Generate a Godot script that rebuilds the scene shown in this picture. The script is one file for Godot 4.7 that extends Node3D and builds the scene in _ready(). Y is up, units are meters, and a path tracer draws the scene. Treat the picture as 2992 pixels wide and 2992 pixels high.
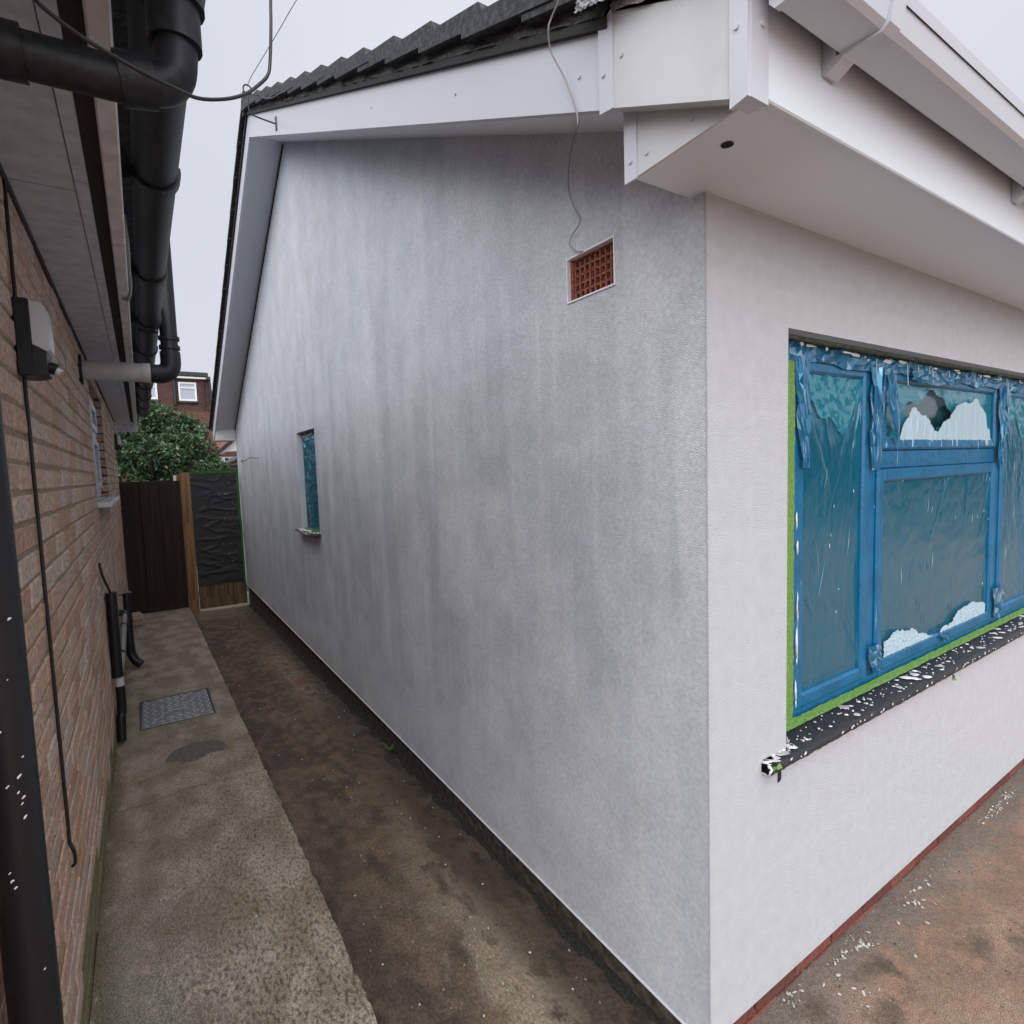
extends Node3D

# ---------------------------------------------------------------- mesh builder
class MB:
	var v := PackedVector3Array()
	var n := PackedVector3Array()
	var t := PackedVector2Array()
	var t2 := PackedVector2Array()
	var c := PackedColorArray()
	var col := Color.WHITE
	func tri(a: Vector3, b: Vector3, d: Vector3, na: Vector3, nb: Vector3, nd: Vector3, ua := Vector2.ZERO, ub := Vector2.ZERO, ud := Vector2.ZERO):
		if (d - a).cross(b - a).dot(na + nb + nd) < 0.0:
			var s := b; b = d; d = s
			s = nb; nb = nd; nd = s
			var q := ub; ub = ud; ud = q
		v.append(a); v.append(b); v.append(d)
		n.append(na); n.append(nb); n.append(nd)
		t.append(ua); t.append(ub); t.append(ud)
		t2.append(ua); t2.append(ub); t2.append(ud)
		c.append(col); c.append(col); c.append(col)
	func quad(a: Vector3, b: Vector3, d: Vector3, e: Vector3, nn: Vector3, uv := [Vector2.ZERO, Vector2.ZERO, Vector2.ZERO, Vector2.ZERO]):
		tri(a, b, d, nn, nn, nn, uv[0], uv[1], uv[2])
		tri(a, d, e, nn, nn, nn, uv[0], uv[2], uv[3])
	func face(pts: Array, centre: Vector3):
		var m := Vector3.ZERO
		for p in pts: m += p
		m /= pts.size()
		var nn: Vector3 = (pts[1] - pts[0]).cross(pts[2] - pts[0]).normalized()
		if nn.dot(m - centre) < 0: nn = -nn
		for i in range(1, pts.size() - 1):
			tri(pts[0], pts[i], pts[i + 1], nn, nn, nn)
	func hexa(p: Array):   # eight corners: 0-3 one end, 4-7 the other end
		var m := Vector3.ZERO
		for q in p: m += q
		m /= 8.0
		for f in [[0, 1, 2, 3], [4, 5, 6, 7], [0, 1, 5, 4], [1, 2, 6, 5], [2, 3, 7, 6], [3, 0, 4, 7]]:
			face([p[f[0]], p[f[1]], p[f[2]], p[f[3]]], m)
	func box(lo: Vector3, hi: Vector3):
		hexa([lo, Vector3(hi.x, lo.y, lo.z), Vector3(hi.x, hi.y, lo.z), Vector3(lo.x, hi.y, lo.z), Vector3(lo.x, lo.y, hi.z), Vector3(hi.x, lo.y, hi.z), hi, Vector3(lo.x, hi.y, hi.z)])
	func bevel(at: Vector3, size: Vector3, b: float, basis := Basis.IDENTITY, jit := 0.0, rng: RandomNumberGenerator = null):
		var h := size * 0.5
		var P := {}
		for sx in [-1, 1]:
			for sy in [-1, 1]:
				for sz in [-1, 1]:
					var s := Vector3(sx, sy, sz)
					var j := Vector3.ZERO
					if rng: j = Vector3(rng.randf_range(-jit, jit), rng.randf_range(-jit, jit), rng.randf_range(-jit, jit))
					P[s] = [at + basis * (s * Vector3(h.x, h.y - b, h.z - b) + j), at + basis * (s * Vector3(h.x - b, h.y, h.z - b) + j), at + basis * (s * Vector3(h.x - b, h.y - b, h.z) + j)]
		for s in [-1, 1]:
			face([P[Vector3(s, -1, -1)][0], P[Vector3(s, 1, -1)][0], P[Vector3(s, 1, 1)][0], P[Vector3(s, -1, 1)][0]], at)
			face([P[Vector3(-1, s, -1)][1], P[Vector3(1, s, -1)][1], P[Vector3(1, s, 1)][1], P[Vector3(-1, s, 1)][1]], at)
			face([P[Vector3(-1, -1, s)][2], P[Vector3(1, -1, s)][2], P[Vector3(1, 1, s)][2], P[Vector3(-1, 1, s)][2]], at)
			for u in [-1, 1]:
				face([P[Vector3(s, u, -1)][0], P[Vector3(s, u, 1)][0], P[Vector3(s, u, 1)][1], P[Vector3(s, u, -1)][1]], at)
				face([P[Vector3(s, -1, u)][0], P[Vector3(s, 1, u)][0], P[Vector3(s, 1, u)][2], P[Vector3(s, -1, u)][2]], at)
				face([P[Vector3(-1, s, u)][1], P[Vector3(1, s, u)][1], P[Vector3(1, s, u)][2], P[Vector3(-1, s, u)][2]], at)
				for w in [-1, 1]:
					face(P[Vector3(s, u, w)], at)
	func rbox(lo: Vector3, hi: Vector3, b := 0.003):
		bevel((lo + hi) * 0.5, (hi - lo).abs(), b)
	func tube(pts: Array, r: float, sides := 10, caps := true, smooth := 0):
		var p := pts
		if smooth > 0:
			p = []
			for i in pts.size() - 1:
				var a: Vector3 = pts[maxi(i - 1, 0)]
				var b: Vector3 = pts[i]
				var d: Vector3 = pts[i + 1]
				var e: Vector3 = pts[mini(i + 2, pts.size() - 1)]
				for k in smooth: p.append(b.cubic_interpolate(d, a, e, k / float(smooth)))
			p.append(pts[-1])
		var ring := []
		var nor := []
		var up := Vector3.ZERO
		for i in p.size():
			var d: Vector3 = (p[mini(i + 1, p.size() - 1)] - p[maxi(i - 1, 0)]).normalized()
			if i == 0: up = d.cross(Vector3(0.31, 0.17, 0.93)).normalized()
			up = (up - d * up.dot(d)).normalized()
			var w := d.cross(up)
			var ra := []
			var na := []
			for k in sides:
				var q := TAU * k / sides
				var o := up * cos(q) + w * sin(q)
				ra.append(p[i] + o * r); na.append(o)
			ring.append(ra); nor.append(na)
		for i in p.size() - 1:
			for k in sides:
				var l := (k + 1) % sides
				tri(ring[i][k], ring[i + 1][k], ring[i + 1][l], nor[i][k], nor[i + 1][k], nor[i + 1][l])
				tri(ring[i][k], ring[i + 1][l], ring[i][l], nor[i][k], nor[i + 1][l], nor[i][l])
		if caps:
			for e in [0, p.size() - 1]:
				var d: Vector3 = (p[0] - p[1]).normalized() if e == 0 else (p[-1] - p[-2]).normalized()
				for k in sides: tri(p[e], ring[e][k], ring[e][(k + 1) % sides], d, d, d)
	func prism(poly: PackedVector2Array, a: Vector3, u: Vector3, w: Vector3, depth: Vector3):
		# poly in the plane a + x*u + y*w, pushed along depth
		var idx := Geometry2D.triangulate_polygon(poly)
		var dn := depth.normalized()
		for i in range(0, idx.size(), 3):
			var q := []
			for k in 3: q.append(a + u * poly[idx[i + k]].x + w * poly[idx[i + k]].y)
			tri(q[0], q[1], q[2], -dn, -dn, -dn)
			tri(q[0] + depth, q[1] + depth, q[2] + depth, dn, dn, dn)
		var cw := Geometry2D.is_polygon_clockwise(poly)
		for i in poly.size():
			var p0 := poly[i]
			var p1 := poly[(i + 1) % poly.size()]
			var e := p1 - p0
			if e.length() < 1e-6: continue
			var o := (Vector2(-e.y, e.x) if cw else Vector2(e.y, -e.x)).normalized()
			var nn := (u * o.x + w * o.y).normalized()
			var s := a + u * p0.x + w * p0.y
			var f := a + u * p1.x + w * p1.y
			quad(s, f, f + depth, s + depth, nn)
	func blob(at: Vector3, nn: Vector3, u: Vector3, ru: float, rw: float, thick: float, rng: RandomNumberGenerator, sides := 9):
		var w := nn.cross(u).normalized()
		var top := at + nn * thick
		var inner := []
		var rim := []
		for k in sides:
			var q := TAU * k / sides
			var f := rng.randf_range(0.62, 1.15)
			var o := u * cos(q) * ru * f + w * sin(q) * rw * f
			inner.append(top + o * 0.75)
			rim.append(at + o - nn * thick * 0.2)
		for k in sides:
			var l := (k + 1) % sides
			tri(top, inner[k], inner[l], nn, nn, nn)
			var nk: Vector3 = (nn + (rim[k] - at).normalized()).normalized()
			var nl: Vector3 = (nn + (rim[l] - at).normalized()).normalized()
			tri(inner[k], rim[k], rim[l], nk, nk, nl)
			tri(inner[k], rim[l], inner[l], nk, nl, nl)
	func grid(nu: int, nv: int, f: Callable, side: Vector3, keep = null):
		# f(a, b) in 0..1 gives a point; normals smooth, turned towards side
		var p := []
		for j in nv + 1:
			var row := PackedVector3Array()
			for i in nu + 1: row.append(f.call(i / float(nu), j / float(nv)))
			p.append(row)
		var nr := []
		for j in nv + 1:
			var row := PackedVector3Array()
			for i in nu + 1:
				var q: Vector3 = (p[j][mini(i + 1, nu)] - p[j][maxi(i - 1, 0)]).cross(p[mini(j + 1, nv)][i] - p[maxi(j - 1, 0)][i]).normalized()
				row.append(q if q.dot(side) > 0 else -q)
			nr.append(row)
		for j in nv:
			for i in nu:
				if keep != null and not keep.call((i + 0.5) / nu, (j + 0.5) / nv): continue
				var a := Vector2(i / float(nu), j / float(nv))
				var b := Vector2((i + 1) / float(nu), (j + 1) / float(nv))
				tri(p[j][i], p[j][i + 1], p[j + 1][i + 1], nr[j][i], nr[j][i + 1], nr[j + 1][i + 1], a, Vector2(b.x, a.y), b)
				tri(p[j][i], p[j + 1][i + 1], p[j + 1][i], nr[j][i], nr[j + 1][i + 1], nr[j + 1][i], a, b, Vector2(a.x, b.y))
	func mesh() -> ArrayMesh:
		var a := []
		a.resize(Mesh.ARRAY_MAX)
		a[Mesh.ARRAY_VERTEX] = v; a[Mesh.ARRAY_NORMAL] = n; a[Mesh.ARRAY_TEX_UV] = t; a[Mesh.ARRAY_TEX_UV2] = t2; a[Mesh.ARRAY_COLOR] = c
		var ix := PackedInt32Array()
		ix.resize(v.size())
		for i in v.size(): ix[i] = i
		a[Mesh.ARRAY_INDEX] = ix
		var m := ArrayMesh.new()
		m.add_surface_from_arrays(Mesh.PRIMITIVE_TRIANGLES, a)
		return m

# ---------------------------------------------------------------- naming and tagging
var used := {}
func numbered(called: String, parent: Node) -> String:
	var key := str(parent.get_instance_id()) + called
	var k: int = used.get(key, 0)
	used[key] = k + 1
	return called if k == 0 else "%s_%03d" % [called, k]
func put(called: String, m, material: Material, parent: Node = self) -> MeshInstance3D:
	var o := MeshInstance3D.new()
	o.mesh = m.mesh() if m is MB else m
	o.material_override = material
	o.name = numbered(called, parent)
	parent.add_child(o, true)
	return o
func group_node(called: String, parent: Node = self, at := Vector3.ZERO) -> Node3D:
	var o := Node3D.new()
	o.name = numbered(called, parent)
	parent.add_child(o, true)
	o.position = at
	return o
func tag(o: Node, label: String, category: String, grp := ""):
	o.set_meta("label", label); o.set_meta("category", category)
	if grp != "": o.set_meta("group", grp)
	return o
func structure(o: Node):
	o.set_meta("kind", "structure")
	return o
func stuff(o: Node):
	o.set_meta("kind", "stuff")
	return o

# ---------------------------------------------------------------- materials
var tex := {}
func noise_tex(key: String, freq: float, kind: int, octaves: int, lo: float, hi: float, size := 512, seed_ := 1, stretch := Vector2i.ZERO) -> Texture2D:
	if tex.has(key): return tex[key]
	var f := FastNoiseLite.new()
	f.noise_type = kind; f.frequency = freq; f.seed = seed_
	f.fractal_octaves = octaves
	if octaves <= 1: f.fractal_type = FastNoiseLite.FRACTAL_NONE
	if kind == FastNoiseLite.TYPE_CELLULAR: f.cellular_return_type = FastNoiseLite.RETURN_DISTANCE
	var im := f.get_seamless_image(size, size)
	im.convert(Image.FORMAT_L8)
	if stretch != Vector2i.ZERO:
		im = im.get_region(Rect2i(0, 0, stretch.x, stretch.y))
		im.resize(size, size, Image.INTERPOLATE_CUBIC)
	var d := im.get_data()
	for i in d.size(): d[i] = int(255.0 * clampf(lerpf(lo, hi, d[i] / 255.0), 0, 1))
	im = Image.create_from_data(size, size, false, Image.FORMAT_L8, d)
	tex[key] = ImageTexture.create_from_image(im)
	return tex[key]
func mat(c: Color, rough := 0.7, o := {}) -> StandardMaterial3D:
	# c is a real-world (linear) base colour
	var m := StandardMaterial3D.new()
	m.albedo_color = c.linear_to_srgb()
	m.albedo_color.a = o.get("alpha", 1.0)
	m.roughness = rough
	m.metallic = o.get("metal", 0.0)
	m.metallic_specular = o.get("spec", 0.5)
	if o.has("alpha"): m.transparency = BaseMaterial3D.TRANSPARENCY_ALPHA
	if o.has("tex"): m.albedo_texture = o.tex
	if o.has("bump"):
		m.heightmap_enabled = true
		m.heightmap_texture = o.bump
		m.heightmap_scale = o.get("depth", 0.1)
	if o.get("tri", true) and (o.has("tex") or o.has("bump")):
		m.uv1_triplanar = true
		m.uv1_world_triplanar = o.get("world", true)
		m.uv1_triplanar_sharpness = 8.0
		var s: float = o.get("scale", 1.0)
		m.uv1_scale = o.get("scale3", Vector3(s, s, s))
	if o.has("detail"):
		m.detail_enabled = true
		m.detail_albedo = o.detail
		m.detail_blend_mode = o.get("blend", BaseMaterial3D.BLEND_MODE_MIX)
		m.detail_uv_layer = BaseMaterial3D.DETAIL_UV_2
	if o.get("vc", false): m.vertex_color_use_as_albedo = true
	if o.get("two", false): m.cull_mode = BaseMaterial3D.CULL_DISABLED
	if o.has("coat"):
		m.clearcoat_enabled = true; m.clearcoat = o.coat; m.clearcoat_roughness = 0.15
	if o.has("back"):
		m.backlight_enabled = true; m.backlight = o.back
	return m
func lin(r: float, g: float, b: float) -> Color: return Color(r, g, b)
var M := {}
var rng := RandomNumberGenerator.new()

func noise_bytes(w: int, h: int, sw: int, sh: int, freq: float, octaves: int, seed_: int, kind := FastNoiseLite.TYPE_SIMPLEX_SMOOTH) -> PackedByteArray:
	# noise drawn at sw x sh and stretched to w x h
	var f := FastNoiseLite.new()
	f.noise_type = kind; f.frequency = freq; f.seed = seed_; f.fractal_octaves = octaves
	var im := f.get_image(sw, sh, false, false, true)
	im.convert(Image.FORMAT_L8)
	if sw != w or sh != h: im.resize(w, h, Image.INTERPOLATE_CUBIC)
	return im.get_data()
func step01(a: float, b: float, x: float) -> float: return clampf((x - a) / (b - a), 0.0, 1.0)
func put_px(d: PackedByteArray, i: int, c: Color):
	var s := c.linear_to_srgb()
	d[i] = int(clampf(s.r, 0, 1) * 255); d[i + 1] = int(clampf(s.g, 0, 1) * 255); d[i + 2] = int(clampf(s.b, 0, 1) * 255)

func wall_picture() -> Texture2D:
	# thinly primed grey render, 8.5 m x 4.75 m: overlapping vertical roller and brush strokes
	var w := 2048
	var h := 1152
	var im := Image.create(w, h, false, Image.FORMAT_RGBA8)
	im.fill(WALL_BASE.linear_to_srgb())
	var r := RandomNumberGenerator.new()
	r.seed = 77
	var stamps := []
	for k in 6:
		var a := noise_bytes(64, 256, 64, 16, 0.11, 3, 300 + k)
		var b := noise_bytes(64, 256, 64, 256, 0.05, 3, 400 + k)
		var st := Image.create(64, 256, false, Image.FORMAT_LA8)
		for y in 256:
			for x in 64:
				var ex := minf(x, 63 - x) / 63.0
				var wob: float = (a[y * 64 + x] / 255.0 - 0.5)
				var al := step01(0.0, 0.03 + 0.05 * (k % 3), ex + wob * 0.06)
				var ey := step01(0, 0.22, y / 255.0) * step01(0, 0.06 + 0.03 * (k % 4), (255 - y) / 255.0 - 0.02 - 0.06 * absf(b[x] / 255.0 - 0.4))
				al *= ey * (0.55 + 0.75 * (b[y * 64 + x] / 255.0 - 0.15) + 0.5 * wob)
				st.set_pixel(x, y, Color(1, 1, 1, clampf(al, 0, 1)))
		stamps.append(st)
	var strokes := []
	# [z from the corner, y of the middle, width, height, tone, strength]
	for k in 170:   # pale coat, everywhere
		strokes.append([r.randf_range(0.0, 8.5), r.randf_range(0.3, 4.4), r.randf_range(0.12, 0.34), r.randf_range(0.6, 1.8), 1, r.randf_range(0.12, 0.4)])
	for k in 150:   # thin grey coat showing through in the middle band
		strokes.append([r.randf_range(0.15, 8.3), r.randf_range(0.55, 1.9) + 0.6 * r.randf(), r.randf_range(0.08, 0.24), r.randf_range(0.5, 1.25), 0, r.randf_range(0.16, 0.5)])
	for k in 60:
		strokes.append([r.randf_range(0.6, 7.5), r.randf_range(1.6, 3.6), r.randf_range(0.08, 0.2), r.randf_range(0.5, 1.5), 0, r.randf_range(0.08, 0.26)])
	for k in 60:    # dark ends of the roller columns
		strokes.append([r.randf_range(0.9, 5.5), r.randf_range(0.75, 1.6), r.randf_range(0.12, 0.27), r.randf_range(0.45, 1.0), 0, r.randf_range(0.3, 0.62)])
	for k in 26:    # broad pale patches of a second pass
		strokes.append([r.randf_range(0.1, 3.2), r.randf_range(0.5, 2.6), r.randf_range(0.24, 0.5), r.randf_range(0.35, 0.8), 1, r.randf_range(0.2, 0.45)])
	for k in 46:    # fine brush marks
		strokes.append([r.randf_range(0.02, 0.4) if k % 2 else r.randf_range(0, 8), r.randf_range(0.1, 2.4), r.randf_range(0.02, 0.06), r.randf_range(0.25, 0.8), k % 3, r.randf_range(0.15, 0.4)])
	for k in 60:    # brushed cutting-in along the bottom
		strokes.append([r.randf_range(0, 8.5), r.randf_range(0.12, 0.42), r.randf_range(0.3, 0.8), r.randf_range(0.2, 0.42), 1, r.randf_range(0.3, 0.6)])
	var tones := [WALL_DARK.linear_to_srgb(), WALL_PALE.linear_to_srgb(), WALL_MID.linear_to_srgb()]
	for s in strokes:
		var st: Image = stamps[r.randi() % 6].duplicate()
		st.convert(Image.FORMAT_RGBA8)
		var pw := maxi(3, int(s[2] / 8.5 * w))
		var ph := maxi(6, int(s[3] / 4.75 * h))
		st.resize(pw, ph, Image.INTERPOLATE_BILINEAR)
		if r.randf() < 0.5: st.flip_x()
		var d := st.get_data()
		var tc: Color = tones[s[4]]
		for i in range(0, d.size(), 4):
			d[i] = int(tc.r * 255); d[i + 1] = int(tc.g * 255); d[i + 2] = int(tc.b * 255)
			d[i + 3] = int(d[i + 3] * s[5] * 0.9)
		st = Image.create_from_data(pw, ph, false, Image.FORMAT_RGBA8, d)
		im.blend_rect(st, Rect2i(0, 0, pw, ph), Vector2i(int(s[0] / 8.5 * w) - pw / 2, int((1.0 - s[1] / 4.75) * h) - ph / 2))
	im.convert(Image.FORMAT_RGB8)
	# grain of the coat catching on the roughcast, and cloudy drying
	var px := im.get_data()
	var g1 := noise_bytes(w, h, w, h, 0.22, 2, 501)
	var g2 := noise_bytes(w, h, w, h, 0.012, 4, 502)
	var g3 := noise_bytes(w, h, w, h, 0.05, 3, 503)
	for i in w * h:
		var f := 1.0 + 0.13 * (g1[i] / 255.0 - 0.5) + 0.075 * (g2[i] / 255.0 - 0.5) + 0.05 * (g3[i] / 255.0 - 0.5)
		for k in 3: px[i * 3 + k] = clampi(int(px[i * 3 + k] * f), 0, 255)
	im = Image.create_from_data(w, h, false, Image.FORMAT_RGB8, px)
	return ImageTexture.create_from_image(im)

func path_picture() -> Texture2D:
	# old concrete path 0.76 m x 10.5 m; u across from the brick wall, v from the camera end to the gate
	var w := 288
	var h := 2048
	var a := noise_bytes(w, h, w, h, 0.012, 4, 11)
	var b := noise_bytes(w, h, w, h, 0.055, 4, 12)
	var g := noise_bytes(w, h, w, h, 0.3, 2, 13)
	var pit := noise_bytes(w, h, w, h, 0.16, 3, 14)
	var d := PackedByteArray()
	d.resize(w * h * 3)
	for y in h:
		for x in w:
			var i := y * w + x
			var u := x / float(w)
			var v := y / float(h)
			var na := a[i] / 255.0
			var nb := b[i] / 255.0
			var ng := g[i] / 255.0
			var c := PATH_A.lerp(PATH_B, step01(0.3, 0.75, na))
			c = c.lerp(PATH_GREY, 0.75 * step01(0.62, 0.3, u + 0.5 * (nb - 0.5)) * step01(0.36, 0.2, v))
			c = c.lerp(PATH_MOSS, 0.65 * step01(0.56, 0.78, nb) * step01(0.7, 0.3, na))
			c = c.lerp(PATH_MOSS, 0.8 * step01(0.1, 0.0, u + 0.06 * (nb - 0.5)))
			c = c.lerp(PATH_B * 1.1, 0.5 * step01(0.6, 0.8, nb) * step01(0.45, 0.7, na))
			var zz := 1.6 - 10.15 * v
			for zj in [-2.5, -5.05, -6.9]:
				c = c.lerp(c * 0.7, step01(0.012, 0.004, absf(zz - zj - 0.05 * (nb - 0.5) - 0.02 * sin(u * 9.0))))
			c = c * (0.55 + 0.85 * ng + 0.25 * (nb - 0.5))
			var rough := step01(0.15, 0.6, u + 0.5 * (na - 0.5)) * step01(0.62, 0.12, v)
			var np := pit[i] / 255.0
			c = c * (1.0 + rough * (0.9 * (np - 0.5) - 0.55 * step01(0.42, 0.25, np)))
			c = c.lerp(lin(0.05, 0.045, 0.035), 0.75 * step01(0.66, 0.8, ng) * step01(0.36, 0.1, v) * step01(0.35, 0.8, u))
			c = c.lerp(lin(0.42, 0.39, 0.34), 0.6 * step01(0.78, 0.9, 1.0 - ng) * step01(0.4, 0.0, v))
			put_px(d, i * 3, c)
	return ImageTexture.create_from_image(Image.create_from_data(w, h, false, Image.FORMAT_RGB8, d))

func alley_picture() -> Texture2D:
	# dark earthy concrete between path and render, 0.8 m x 10 m, u from the path to the house wall
	var w := 288
	var h := 2048
	var a := noise_bytes(w, h, w, h, 0.01, 4, 21)
	var b := noise_bytes(w, h, w, h, 0.03, 4, 22)
	var g := noise_bytes(w, h, w, h, 0.25, 2, 23)
	var d := PackedByteArray()
	d.resize(w * h * 3)
	for y in h:
		for x in w:
			var i := y * w + x
			var u := x / float(w)
			var z := 1.5 - 10.0 * y / float(h)
			var na := a[i] / 255.0
			var nb := b[i] / 255.0
			var ng := g[i] / 255.0
			var c := DIRT_A.lerp(DIRT_B, step01(0.35, 0.7, na * 0.6 + nb * 0.4))
			c = c.lerp(DIRT_WARM, 0.7 * step01(0.45, 0.75, nb) * step01(0.2, 0.6, u))
			# trodden pale band up the middle right
			var band := 0.66 + 0.05 * sin(z * 1.7) + 0.28 * (nb - 0.5)
			c = c.lerp(DIRT_PALE, 0.9 * step01(0.17, 0.03, absf(u - band)) * step01(0.3, 0.52, na + 0.25 * step01(-1.6, -0.3, z)) * step01(-2.1, -0.6, z))
			c = c.lerp(DIRT_PALE, 0.62 * step01(0.18, 0.03, absf(u - 0.78 - 0.3 * (nb - 0.5))) * step01(-3.3, -3.9, z) * step01(-5.9, -5.2, z))
			c = c.lerp(DIRT_PALE * 0.9, 0.7 * step01(-7.4, -8.1, z + 0.6 * (nb - 0.5)))
			# black mould by the wall, in patches
			c = c.lerp(DIRT_BLACK, 0.88 * step01(0.70, 0.98, u + 0.42 * (nb - 0.5) + 0.16 * (ng - 0.5)) * step01(0.25, 0.65, nb + 0.35 * (na - 0.5) + 0.25 * (ng - 0.5)))
			c = c.lerp(DIRT_BLACK, 0.7 * step01(0.14, 0.02, u + 0.1 * (nb - 0.5)))
			# traces of red paint
			for s in [[0.77, -4.28, 0.10, 0.16], [0.34, -5.3, 0.09, 0.12], [0.3, -4.7, 0.16, 0.3]]:
				var q := Vector2((u - s[0]) / s[2], (z - s[1]) / s[3]).length() + 0.9 * (nb - 0.5)
				c = c.lerp(lin(0.33, 0.06, 0.045), (0.6 if s[3] < 0.2 else 0.16) * step01(1.0, 0.3, q))
			c = c * (0.5 + 0.95 * ng + 0.2 * (nb - 0.5))
			put_px(d, i * 3, c)
	return ImageTexture.create_from_image(Image.create_from_data(w, h, false, Image.FORMAT_RGB8, d))

func yard_picture() -> Texture2D:
	# pinkish concrete in front of the house, 4 m x 2 m from x -1.2, z -0.05
	var w := 1536
	var h := 768
	var a := noise_bytes(w, h, w, h, 0.006, 4, 31)
	var b := noise_bytes(w, h, w, h, 0.02, 4, 32)
	var g := noise_bytes(w, h, w, h, 0.12, 3, 33)
	var d := PackedByteArray()
	d.resize(w * h * 3)
	var stains := [[0.72, 0.1, 0.1, 0.035], [0.765, 0.14, 0.035, 0.07], [0.6, 0.2, 0.12, 0.05], [1.1, 0.27, 0.13, 0.05], [1.3, 0.36, 0.15, 0.06], [0.42, 0.06, 0.08, 0.05], [1.9, 0.35, 0.1, 0.06]]
	for y in h:
		for x in w:
			var i := y * w + x
			var px := -1.2 + 4.0 * x / w
			var pz := -0.05 + 2.0 * y / h
			var na := a[i] / 255.0
			var nb := b[i] / 255.0
			var ng := g[i] / 255.0
			var c := YARD_A.lerp(YARD_B, step01(0.35, 0.7, na))
			c = c.lerp(YARD_PINK, 0.7 * step01(0.5, 0.75, nb))
			c = c.lerp(YARD_GREY, 0.75 * step01(0.16, 0.04, pz + 0.12 * (nb - 0.5)))
			for s in stains:
				var q := Vector2((px - s[0]) / s[2], (pz - s[1]) / s[3]).length() + 1.2 * (nb - 0.5)
				if q < 1.1: c = c.lerp(YARD_STAIN, 0.75 * step01(1.1, 0.2, q + 0.3 * (ng - 0.5)))
			c = c * (0.8 + 0.4 * ng)
			put_px(d, i * 3, c)
	return ImageTexture.create_from_image(Image.create_from_data(w, h, false, Image.FORMAT_RGB8, d))

# base colours (linear)
const WALL_BASE := Color(0.59, 0.62, 0.675)
const WALL_DARK := Color(0.46, 0.495, 0.555)
const WALL_PALE := Color(0.69, 0.71, 0.755)
const WALL_MID := Color(0.61, 0.635, 0.685)
const PATH_A := Color(0.4368, 0.3563, 0.2607)
const PATH_B := Color(0.6178, 0.5295, 0.4151)
const PATH_GREY := Color(0.3416, 0.3363, 0.3229)
const PATH_MOSS := Color(0.2223, 0.1846, 0.1004)
const DIRT_A := Color(0.1351, 0.09953, 0.07207)
const DIRT_B := Color(0.251, 0.1802, 0.1232)
const DIRT_WARM := Color(0.3067, 0.1991, 0.1201)
const DIRT_PALE := Color(0.5191, 0.4247, 0.3075)
const DIRT_BLACK := Color(0.039, 0.035, 0.0294)
const YARD_A := Color(0.3372, 0.2242, 0.1566)
const YARD_B := Color(0.4496, 0.3096, 0.2221)
const YARD_PINK := Color(0.4674, 0.2819, 0.1955)
const YARD_GREY := Color(0.2714, 0.2397, 0.2081)
const YARD_STAIN := Color(0.147, 0.1059, 0.07293)

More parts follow.
